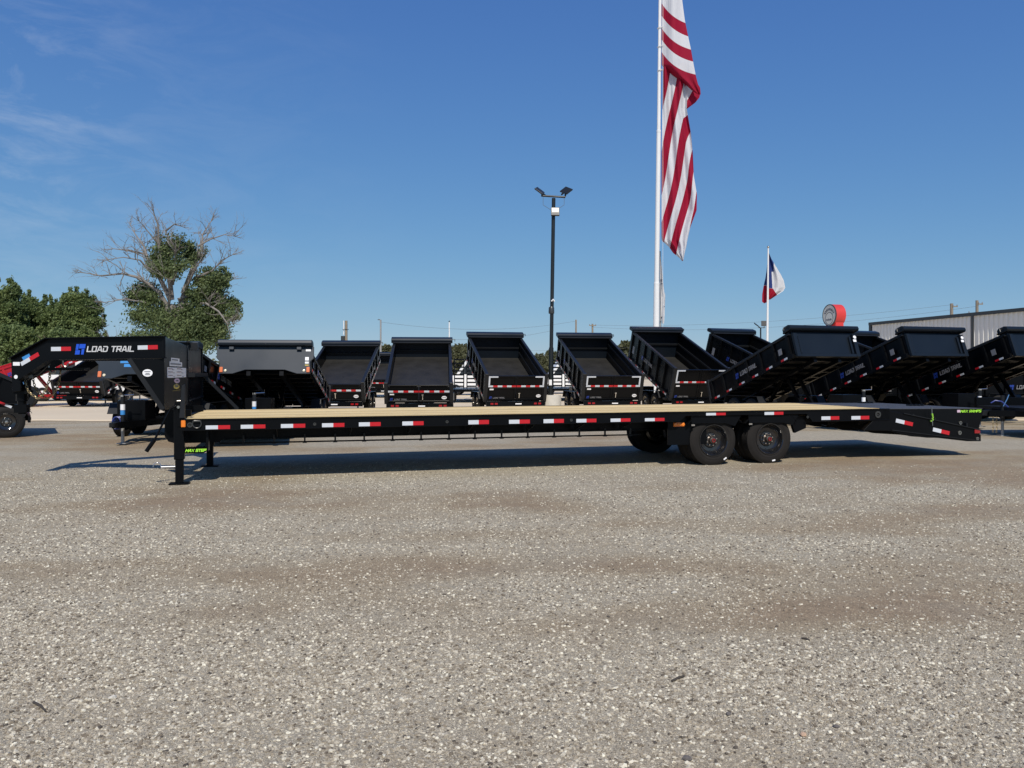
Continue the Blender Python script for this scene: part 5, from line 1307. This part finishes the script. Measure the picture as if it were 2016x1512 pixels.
cloth('flag_cloth', [(498, 1513, 1514), (510, 1513, 1519), (526, 1512.5, 1528.5), (542, 1512, 1538), (552, 1512, 1543), (566, 1511.5, 1546), (573, 1511.5, 1542), (580, 1511, 1531), (590, 1511, 1516)], Yt + 0.22, lambda f, v: -0.1 * math.sin(f * 9 + v * 3), uvs, FBm, W3, (tx, Yt, zt_), 130, 170)
def uvs2(f, px, py): return (0.16 if py < 562 else 0.85, 0.5)
cloth('flag_back_fold', [(520, 1510.5, 1511.5), (534, 1509, 1511.5), (547, 1507, 1511.5), (562, 1503.5, 1511.5), (580, 1500.5, 1511), (594, 1500.3, 1511), (597, 1504, 1506)], Yt + 0.34, lambda f, v: 0.06 * math.sin(f * 6), uvs2, FBm, W3, (tx, Yt, zt_), 14, 60)

# ------------------------------------------------------------------ round red sign
Yr = 52.0; sg = at(1633, 620.5, Yr); rz = R(-77)
SG = empty('pylon_sign', (sg.x, sg.y, 0.03), rz); tag(SG, 'round red drum sign with pale grey face on a red pylon above the dump trailers', 'sign')
# local -y is the face, turned to the left of the camera
rad = 21.3 / F * Yr; cz = sg.z - 0.03
m = MB(); m.lathe([(rad, 0.0), (rad, 0.75)], 40, 0, (0, 0, cz)); m.lathe([(rad, 0.75), (0.001, 0.75)], 40, 0, (0, 0, cz)); m.build('drum', M['sign_red'], SG)
m = MB(); m.lathe([(rad + 0.005, 0.03), (rad + 0.005, -0.03), (rad - 0.05, -0.03), (rad - 0.05, 0.0)], 40, 0, (0, 0, cz)); m.build('face_rim', M['trim'], SG)
m = MB(); m.disc((0, -0.005, cz), rad - 0.05, 36, 0, 'y', 1, 1, 0.01); m.build('sign_face', M['sign_face'], SG)
m = MB(); m.disc((0, -0.02, cz - 0.26), rad * 0.56, 28, 0, 'y', 1, 0.85, 0.008); m.build('face_medallion', M['sign_face'], SG)
m = MB(); m.lathe([(rad * 0.58, -0.0295), (rad * 0.53, -0.0295)], 28, 0, (0, 0, cz - 0.22)); m.build('medallion_ring', M['dark_print'], SG)
random.seed(21)
m = MB()
for k in range(9):
    a = R(150 - k * 15); r0 = rad * 0.63
    for q in range(3):
        rr = r0 + rad * 0.05 * q * 1.4; x, z = rr * math.cos(a), rr * math.sin(a) - 0.1
        w_ = random.uniform(0.03, 0.06); m.box(x - w_, x + w_, -0.024, -0.019, cz + z - 0.028, cz + z + 0.02)
m.build('face_lettering', M['dark_print'], SG)
m = MB()
for k in range(6): m.box(-0.30 + k * 0.1, -0.24 + k * 0.1, -0.036, -0.031, cz - 0.36, cz - 0.36 + random.uniform(0.08, 0.14))
m.build('face_lettering', M['dark_print'], SG)
m = MB(); m.box(-rad * 0.72, rad * 0.72, 0.1, 0.7, 0.0, cz - rad * 0.7); m.build('pylon', M['sign_red'], SG)

# ------------------------------------------------------------------ ribbed steel building
B0 = Vector((32.0, 68.5)); B1 = Vector((38.9, 36.0)); bl = (B1 - B0).length; ba = math.atan2(B1.y - B0.y, B1.x - B0.x)
BD = empty('steel_building', (B0.x, B0.y, 0.03), ba); tag(BD, 'pale ribbed steel building with dark eave trim at the right', 'building')
HB = 5.98
# local x runs along the wall towards the camera; the wall faces local -y ... (to the left of the picture)
pw_ = 1.25; rib = MB()
nr = 3
x = 0.0; pts = []
for k in range(nr):
    a = k * pw_ / nr; pts += [(a, 0.0), (a + pw_ / nr - 0.15, 0.0), (a + pw_ / nr - 0.12, -0.085), (a + pw_ / nr - 0.04, -0.085)]
pts += [(pw_ - 0.0005, 0.0)]
z0, z1 = 0.0, HB - 0.25
vs_ = [(p[0], p[1], z0) for p in pts] + [(p[0], p[1], z1) for p in pts]; n = len(pts)
rib.add(vs_, [(i, i + 1, n + i + 1, n + i) for i in range(n - 1)])
me_rib = rib.mesh('wall_panel', M['wall_steel'])
npan = int(bl / pw_) + 1
for k in range(npan): share('wall_panel', me_rib, BD, (k * pw_, 0, 0))
m = MB(); m.box(-0.15, npan * pw_ + 0.1, -0.175, 0.1, HB - 0.25, HB); m.build('eave_trim', M['trim'], BD)
m = MB(); m.box(-0.18, 0.12, -0.12, 0.16, 0, HB - 0.251); m.build('corner_trim', M['trim'], BD)
# down pipe
B = Vector(B0); dirv = (B1 - B0).normalized(); r_ = (1917.5 - 1008) / F
tt = (r_ * B0.y - B0.x) / (dirv.x - r_ * dirv.y)
m = MB(); m.box(tt - 0.09, tt + 0.09, -0.17, -0.09, 0, HB - 0.251); m.build('down_pipe', M['trim'], BD)
m = MB(); wb = 22.0
yl = wb if True else -wb
m.hexa([(-0.15, 0.101, HB - 0.1), (npan * pw_, 0.101, HB - 0.1), (npan * pw_, wb / 2, HB + 1.0), (-0.15, wb / 2, HB + 1.0), (-0.15, 0.101, HB), (npan * pw_, 0.101, HB), (npan * pw_, wb / 2, HB + 1.1), (-0.15, wb / 2, HB + 1.1)])
m.hexa([(-0.15, wb / 2, HB + 1.0), (npan * pw_, wb / 2, HB + 1.0), (npan * pw_, wb, HB - 0.1), (-0.15, wb, HB - 0.1), (-0.15, wb / 2, HB + 1.1), (npan * pw_, wb / 2, HB + 1.1), (npan * pw_, wb, HB), (-0.15, wb, HB)])
m.build('roof', M['roof'], BD)
m = MB(); m.prism([(0.17, 0), (wb, 0), (wb, HB - 0.1), (wb / 2, HB + 0.98), (0.17, HB - 0.1)], 0.0, 0.1, 'x'); m.build('end_wall', M['wall_steel'], BD)
m = MB(); m.prism([(0.17, 0), (wb, 0), (wb, HB - 0.1), (wb / 2, HB + 0.98), (0.17, HB - 0.1)], npan * pw_ - 0.1, npan * pw_, 'x'); m.build('end_wall', M['wall_steel'], BD)
m = MB(); m.box(0.11, npan * pw_ - 0.11, wb - 0.1, wb, 0, HB - 0.11); m.build('back_wall', M['wall_steel'], BD)

# ------------------------------------------------------------------ utility poles and wires
def upole(px, pt, Y, r, matl, label, arm=None, extra=None):
    t = empty('utility_pole', (px2(px, Y), Y, 0.03)); tag(t, label, 'pole')
    z = H - (pt - HOR) / F * Y
    m = MB(); m.tube([(0, 0, 0), (0, 0, z)], [r * 1.25, r], 10); m.build('pole', M[matl], t)
    if arm:
        for (xa_, xb_, dz) in arm:
            m = MB(); m.box(xa_, xb_, -r - 0.08, -r, z - dz - 0.06, z - dz + 0.06); m.build('crossarm', M['pole_wood'], t)
            for q in (xa_ + 0.06, xb_ - 0.06):
                m = MB(); m.lathe([(0.05, 0), (0.06, 0.08), (0.03, 0.16), (0.001, 0.17)], 8, 0, (q, -r - 0.04, z - dz + 0.06), 'z'); m.build('insulator', M['grey'], t)
    return t, z
t, z = upole(681.5, 632, 70, 0.12, 'pole_wood', 'weathered wooden utility pole with a dark transformer, left of centre')
m = MB(); m.tube([(-0.27, -0.1, z - 2.05), (-0.27, -0.1, z - 1.4)], 0.19, 12); m.build('transformer', M['trim'], t)
m = MB(); m.tube([(-0.22, 0, z - 1.3), (-0.22, 0, z)], 0.04, 8); m.build('riser_pipe', M['sticker'], t)
m = MB(); m.bar((-0.3, -0.13, z - 0.8), (0.25, -0.13, z - 0.8), 0.05, 0.05); m.build('bracket', M['trim'], t)
t, z2 = upole(749.5, 630, 80, 0.085, 'pole_grey', 'grey metal street pole with a small lamp arm, left of the straight dump trailer')
m = MB(); m.tube([(0, 0, z2 - 0.1), (-0.12, 0, z2 + 0.02), (-0.3, 0, z2)], 0.045, 8); m.build('lamp_arm', M['trim'], t)
t, z3 = upole(884.5, 635, 85, 0.06, 'white', 'thin white mast standing above the dump trailers left of centre')
m = MB(); m.lathe([(0.001, 0.2), (0.1, 0.1), (0.001, 0.0)], 8, 0, (0, 0, z3), 'z'); m.build('mast_cap', M['trim'], t)
upole(1134, 630, 95, 0.1, 'pole_wood', 'bare dark pole just right of the lamp post, above a dump trailer')
upole(1166.5, 638, 110, 0.13, 'pole_wood', 'short crossarmed pole above the dump trailer right of the lamp post', [(-0.5, 0.5, 0.25)])
upole(1873.5, 598, 85, 0.16, 'pole_wood', 'wooden pole with a bracket behind the steel building roof, left one of two', [(0.0, 0.55, 0.35)])
upole(1923.5, 592, 80, 0.14, 'pole_wood', 'wooden pole with long crossarm behind the steel building roof, right one of two', [(0.0, 0.5, 0.4), (-1.0, 1.0, 1.35)])
def wire(p, q, sag, label, r=0.011):
    a, b = at(*p), at(*q); pts = []
    for i in range(17):
        f = i / 16; v = a.lerp(b, f); v.z -= sag * 4 * f * (1 - f); pts.append(v - a)
    m = MB(); m.tube(pts, r, 4); o = m.build('overhead_wire', M['wire'], None, a); tag(o, label, 'wire', 'power lines')
wire((749.5, 634, 80), (1134, 632, 95), 0.9, 'upper power line from the grey street pole to the bare dark pole')
wire((884.5, 668, 80), (1090, 650, 90), 0.4, 'power line climbing to the right behind the lamp post')
wire((1166.5, 640, 110), (1873.5, 600, 85), 0.8, 'long power line crossing behind the flagpoles to the roof poles')
wire((1166.5, 644, 110), (1923.5, 603, 80), 1.2, 'lower long power line crossing behind the round red sign')
wire((1020, 690, 120), (1260, 683, 120), 0.2, 'low power line just above the trees behind the lamp post')
wire((1030, 700, 120), (1260, 694, 120), 0.2, 'lowest power line touching the trees behind the lamp post')

# ------------------------------------------------------------------ trees
def leaves(m, c, r, n, size, rng, flat=0.75, shell=0.45):
    for _ in range(n):
        p = Vector((rng.gauss(0, 1), rng.gauss(0, 1), rng.gauss(0, 1))); L_ = p.length
        p *= 0.52 if L_ < 2.6 else 0.3
        q = Vector(c) + Vector((p.x * r[0], p.y * r[1], p.z * r[2]))
        a = Vector((rng.gauss(0, 1), rng.gauss(0, 1), rng.gauss(0, 1))).normalized(); b = a.orthogonal().normalized(); b = (b + a.cross(b) * rng.uniform(-1, 1)).normalized()
        s_ = size * rng.uniform(0.5, 1.5); b *= s_; d = a.cross(b).normalized() * s_ * 0.6
        m.face([q - b, q - d * 0.9 + b * 0.1, q + b, q + d])
def clumpy(m, c, r, n, size, rng, k=9):
    """a mass made of smaller clumps so that gaps show"""
    for i in range(k):
        while True:
            p = Vector((rng.uniform(-1, 1), rng.uniform(-1, 1), rng.uniform(-1, 1)))
            if p.length < 1: break
        cc = Vector(c) + Vector((p.x * r[0] * 0.72, p.y * r[1] * 0.72, p.z * r[2] * 0.72)); f = rng.uniform(0.22, 0.55)
        leaves(m, cc, (r[0] * f, r[1] * f, r[2] * f), n // k, size, rng)
def grow(m, p, d, L_, r, depth, rng, spread=0.55, up=0.15, n=(2, 3)):
    pts, rs = [p.copy()], [r]; q = p.copy(); dd = d.copy(); seg = 3
    for i in range(seg):
        dd = (dd + Vector((rng.gauss(0, .14), rng.gauss(0, .14), rng.gauss(0, .12) + up * 0.3))).normalized(); q = q + dd * (L_ / seg); pts.append(q.copy()); rs.append(r * (1 - 0.45 * (i + 1) / seg))
    m.tube(pts, rs, 5 if r < 0.05 else 7, 0, False)
    if depth <= 0: return
    for k in range(rng.randint(*n)):
        f = rng.uniform(0.35, 1.0); i = min(int(f * seg), seg - 1); b = pts[i].lerp(pts[i + 1], f * seg - i)
        nd = (dd + Vector((rng.gauss(0, spread), rng.gauss(0, spread), rng.gauss(0, spread * 0.8) + up))).normalized()
        grow(m, b, nd, L_ * rng.uniform(0.5, 0.8), r * 0.5, depth - 1, rng, spread, up, n)
# the half dead cottonwood
Yb = 60.0; rng = random.Random(11)
bt = at(345, 745, Yb); base = Vector((bt.x, Yb, 0)); TB = empty('cottonwood_tree', base); tag(TB, 'large half-dead tree with bare pale limbs above scattered green foliage', 'tree')
def tp(px, py, dy=0.0): return at(px, py, Yb) - base + Vector((0, dy, 0))
m = MB()
m.tube([(0, 0, 0), tp(342, 690), tp(340, 640), tp(336, 600)], [0.75, 0.62, 0.55, 0.42], 12)
m.tube([tp(342, 650), tp(352, 610, 0.4), tp(360, 575, 0.6)], [0.42, 0.36, 0.3], 10)
m.build('trunk', M['bark_pale'], TB)
LIMBS = [([(331, 605), (315, 575), (300, 562), (275, 547), (250, 541), (212, 546), (178, 540)], 0.24, -0.5), ([(336, 590), (312, 548), (292, 520), (275, 497), (245, 490), (205, 484)], 0.25, 0.6),
         ([(338, 590), (337, 525), (322, 487), (327, 450), (322, 425)], 0.26, -0.8), ([(296, 523), (275, 482), (250, 455), (232, 433)], 0.13, 0.9), ([(360, 578), (376, 525), (390, 482), (387, 457), (401, 427)], 0.24, 0.7),
         ([(362, 575), (387, 540), (412, 510)], 0.2, -0.6), ([(382, 548), (425, 535), (450, 517), (476, 509)], 0.13, -0.9), ([(390, 484), (412, 470), (437, 460), (455, 462)], 0.1, 0.3),
         ([(326, 455), (350, 445), (372, 452)], 0.1, -0.6), ([(340, 560), (352, 530), (362, 495), (352, 470)], 0.15, -1.0), ([(300, 540), (285, 515), (262, 512), (235, 520)], 0.11, -1.0), ([(318, 490), (300, 462), (285, 440)], 0.1, -0.4),
         ([(330, 600), (300, 598), (262, 592), (232, 600)], 0.14, -0.9), ([(365, 600), (410, 598), (440, 615), (462, 640), (478, 640)], 0.15, -0.9), ([(350, 590), (385, 575), (415, 560), (440, 545)], 0.16, 0.8),
         ([(330, 620), (345, 580), (350, 555), (330, 540)], 0.16, -1.2)]
for i, (pp, r0, dy) in enumerate(LIMBS):
    m = MB(); pts = [tp(x, y, dy * k / (len(pp) - 1) * 2.2) for k, (x, y) in enumerate(pp)]
    rs = [max(0.024, 0.78 * r0 * (1 - 0.86 * k / (len(pp) - 1))) for k in range(len(pp))]
    m.tube(pts, rs, 7, 0, False)
    for k in range(1, len(pts)):
        d = (pts[k] - pts[k - 1]).normalized()
        for q in range(4 if k > 1 else 1):
            f = rng.random(); b = pts[k - 1].lerp(pts[k], f)
            nd = (d * 0.6 + Vector((rng.gauss(0, .55), rng.gauss(0, .6), rng.gauss(0.28, .45)))).normalized()
            grow(m, b, nd, rng.uniform(0.7, 1.35), min(0.045, rs[k] * 0.5 + 0.01), 2, rng, 0.5, 0.12)
    d = (pts[-1] - pts[-2]).normalized()
    for q in range(4): grow(m, pts[-1], (d + Vector((rng.gauss(0, .4), rng.gauss(0, .4), rng.gauss(0.15, .35)))).normalized(), rng.uniform(0.35, 0.75), 0.024, 2, rng, 0.5, 0.08)
    m.build('limb', M['bark_pale'], TB)
CL = [(335, 500, 40, 34, 900), (368, 497, 24, 24, 480), (345, 530, 38, 20, 500), (300, 520, 14, 12, 140), (265, 580, 38, 22, 620), (300, 590, 24, 14, 240), (412, 562, 30, 30, 640), (442, 545, 14, 18, 240), (400, 600, 34, 30, 680),
      (330, 632, 66, 32, 1500), (390, 640, 52, 34, 1200), (292, 622, 30, 18, 360), (456, 603, 15, 16, 220), (466, 625, 14, 9, 130), (422, 645, 24, 26, 480), (412, 668, 28, 16, 380), (350, 668, 80, 26, 1500), (378, 575, 20, 18, 200), (432, 562, 24, 22, 300), (398, 622, 38, 34, 700), (440, 605, 20, 18, 200), (425, 590, 22, 22, 260)]
for x, y, rx, ry, n in CL:
    m = MB(); c = tp(x, y, rng.uniform(-1.0, 1.0)); k = Yb / F
    clumpy(m, c, (rx * k * 1.32, max(rx, ry) * k * 1.0, ry * k * 1.3), int(n * 4.6), 0.095, rng, 20)
    o = m.build('foliage', M['leaf_dark'], TB); tag(o, kind='stuff')
# the mixed wood at the left
def bushy(px, Y, top, hw_, label, seed, mt='leaf_mid', n=4200, group='trees along the left edge', cat='tree', lsz=0.09):
    rg = random.Random(seed); x = px2(px, Y); t = empty('broadleaf_tree', (x, Y, 0)); tag(t, label, cat, group)
    h = H - (top - HOR) / F * Y; w = hw_ / F * Y
    m = MB(); m.tube([(0, 0, 0), (0.1, 0, h * 0.35), (0.0, 0.1, h * 0.7)], [0.22, 0.17, 0.08], 8)
    for k in range(5): grow(m, Vector((0.05, 0, h * rg.uniform(0.25, 0.6))), Vector((rg.gauss(0, 1), rg.gauss(0, 1), 0.7)).normalized(), w * 0.8, 0.08, 1, rg)
    m.build('trunk', M['bark'], t)
    m = MB()
    nk = 44
    for i in range(nk):
        f = ((i + 0.5) / nk) ** 0.9; zc_ = h * (0.18 + 0.74 * f); wr = w * math.sqrt(max(0.04, 1 - (max(0.0, f - 0.35) / 0.68) ** 2))
        a = i * 2.4 + rg.uniform(-0.5, 0.5); rr = wr * rg.uniform(0.35, 0.95); q = rg.uniform(0.22, 0.42)
        leaves(m, (rr * math.cos(a), rr * math.sin(a) * 0.8, zc_ + h * rg.uniform(-0.04, 0.04)), (w * q * 1.1, w * q, min(w, h * 0.4) * q * rg.uniform(0.6, 1.0)), int(n * q * q * 1.0), lsz, rg, shell=0.1)
    for i in range(60):
        a = rg.uniform(0, 6.28); f = rg.uniform(0.3, 1.0); wr = w * math.sqrt(max(0.02, 1 - (max(0.0, f - 0.35) / 0.68) ** 2))
        leaves(m, (wr * 1.1 * math.cos(a), wr * math.sin(a), h * (0.2 + 0.82 * f)), (w * 0.09, w * 0.09, w * rg.uniform(0.06, 0.22)), n // 110, lsz, rg, shell=0.0)
    leaves(m, (0, 0, h * 0.5), (w * 0.7, w * 0.6, h * 0.36), n // 4, lsz * 1.5, rg, shell=0.0)
    m.build('crown', M[mt], t)
    return t
bushy(8, 62, 556, 40, 'tall rounded dark green tree at the left picture edge', 1, n=11000)
bushy(66, 66, 578, 40, 'green tree second from the left edge, behind the gooseneck coupler', 2, n=11000)
bushy(112, 64, 590, 34, 'green tree third from the left edge, lower than its neighbours', 3, n=9000)
bushy(158, 62, 574, 44, 'feathery bright green tree nearest the large half-dead tree', 4, n=11000)
bushy(30, 58, 640, 55, 'low leafy shrub mass at the foot of the left-edge trees', 5, n=9000)
bushy(140, 58, 650, 60, 'low leafy shrub mass below the feathery bright green tree', 6, n=9000)
rg = random.Random(4); sp = empty('bare_sapling', (px2(238, 58), 58, 0)); tag(sp, 'small bare leafless sapling between the left trees and the half-dead tree', 'tree')
m = MB(); hs = H - (690 - HOR) / F * 58; m.tube([(0, 0, 0), (0.05, 0, hs)], [0.07, 0.05], 6)
for k in range(7): grow(m, Vector((0.05, 0, hs * rg.uniform(0.75, 1.0))), Vector((rg.gauss(0, .55), rg.gauss(0, .4), 1)).normalized(), rg.uniform(1.0, 1.7), 0.03, 2, rg, 0.4, 0.2)
m.build('branches', M['bark_pale'], sp)
# far trees behind the lot
FT = [(735, 682, 28), (765, 684, 24), (700, 690, 24), (905, 682, 26), (930, 690, 22), (1062, 700, 16), (1085, 694, 16), (1235, 676, 24), (1205, 690, 20), (576, 678, 14)]
LB = ['tree in the gap left of the straight dump trailer', 'tree behind the straight dump trailer', 'tree behind the white van', 'tree left of the lamp post dump trailer', 'tree behind the upright ladder ramps', 'low tree left of the lamp post', 'pointed tree right against the lamp post', 'tree in the gap before the flagpole dump trailer', 'tree right of the lamp post trailers', 'tree beyond the charcoal front panel']
proto = None
for i, (px, top, hw_) in enumerate(FT):
    lab = 'distant ' + LB[i] if i < len(LB) else 'distant tree almost hidden behind the row of dump trailers'
    if i < 4:
        t = bushy(px, 120, top, hw_, lab, 40 + i, 'leaf_far', 3200, 'distant trees behind the lot', 'tree', 0.3); 
        if i == 0: protos = []
        protos.append((t, (H - (top - HOR) / F * 120), hw_))
    else:
        src, h0, w0 = protos[i % 4]; t = copy_tree(src); Yx = 125 + 9 * (i % 4); t.location = (px2(px, Yx), Yx, 0)
        h1 = H - (top - HOR) / F * Yx; sc = h1 / h0; wq = hw_ * Yx / (w0 * 120); t.scale = (wq, wq, sc); t.rotation_euler = (0, 0, i * 1.3); t['label'] = lab
# a pale mass of wood along the horizon
rg = random.Random(8); m = MB()
for i in range(140):
    x = -170 + i * 2.5; leaves(m, (x, 190 + rg.uniform(-6, 6), rg.uniform(1.5, 3.2)), (3.0, 3.0, rg.uniform(1.6, 3.2)), 60, 0.7, rg, shell=0.2)
o = m.build('distant_wood', M['leaf_far']); tag(o, kind='stuff')

# ------------------------------------------------------------------ twigs and bigger stones on the gravel
def on_ground(px, py): Y = F * H / (py - HOR); return Vector((px2(px, Y), Y, 0))
for a, b, r, lab in (((66, 1385), (90, 1403), 0.006, 'thin dark stick lying on the gravel at lower left'), ((1323, 1343), (1347, 1333), 0.006, 'thin brown stick lying on the gravel right of centre'), ((1578, 1258), (1594, 1262), 0.005, 'short dark twig lying on the gravel at right')):
    p, q = on_ground(*a), on_ground(*b); m = MB(); d = q - p
    m.tube([Vector((0, 0, r)), d * 0.5 + Vector((0.004, 0.002, r * 1.6)), d + Vector((0, 0, r))], [r, r * 1.1, r * 0.7], 6); o = m.build('fallen_stick', M['twig'], None, p); tag(o, lab, 'stick')
M['stone_pale'] = mat('pale_stone', (0.6, 0.56, 0.47), 0.9, var=0.15, vscale=30); M['stone_dark'] = mat('dark_stone', (0.13, 0.115, 0.105), 0.85, var=0.3, vscale=30); M['stone_pink'] = mat('pinkish_stone', (0.56, 0.38, 0.25), 0.9, var=0.15, vscale=30)
for i, (px, py, s_, mt, lab) in enumerate(((1328, 1169, 0.035, 'stone_pale', 'largest pale stone on the gravel right of centre'), (1434, 1408, 0.026, 'stone_dark', 'dark grey stone on the gravel at lower right'), (1352, 1497, 0.032, 'stone_dark', 'biggest dark brown stone near the bottom edge'), (1582, 1449, 0.028, 'stone_pink', 'flat pinkish stone on the gravel at lower right'),
                                      (1875, 1413, 0.022, 'stone_pale', 'white chip of stone on the gravel at far lower right'), (1647, 1433, 0.024, 'stone_dark', 'dark stone by the pinkish flat one'), (222, 1376, 0.03, 'stone_pale', 'pale pebble with dark shadow at lower left'), (185, 1264, 0.026, 'stone_pale', 'grey pebble alone on the dirt at left'), (360, 1173, 0.026, 'stone_pale', 'round pale pebble left of centre'))):
    rg = random.Random(60 + i); m = MB(); n1, n2 = 7, 5; vs_, fs = [], []; s_ *= 0.62
    pr = [(math.sin(math.pi * (k + 0.3) / (n2 - 0.4)), -math.cos(math.pi * (k + 0.3) / (n2 - 0.4))) for k in range(n2)]
    for k in range(n2):
        for q in range(n1):
            a = 2 * math.pi * q / n1; j = 1 + rg.uniform(-0.16, 0.16); vs_.append((pr[k][0] * math.cos(a) * s_ * j, pr[k][0] * math.sin(a) * s_ * 0.75 * j, (pr[k][1] * 0.5 + 0.4) * s_ * (1 + rg.uniform(-.1, .1))))
    for k in range(n2 - 1):
        for q in range(n1): fs.append((k * n1 + q, k * n1 + (q + 1) % n1, (k + 1) * n1 + (q + 1) % n1, (k + 1) * n1 + q))
    fs += [tuple(range(n1))[::-1], tuple((n2 - 1) * n1 + q for q in range(n1))]
    m.add(vs_, fs, 0, False); o = m.build('stone', M[mt], None, on_ground(px, py)); tag(o, lab, 'stone'); o.rotation_euler = (0, 0, rg.uniform(0, 6))
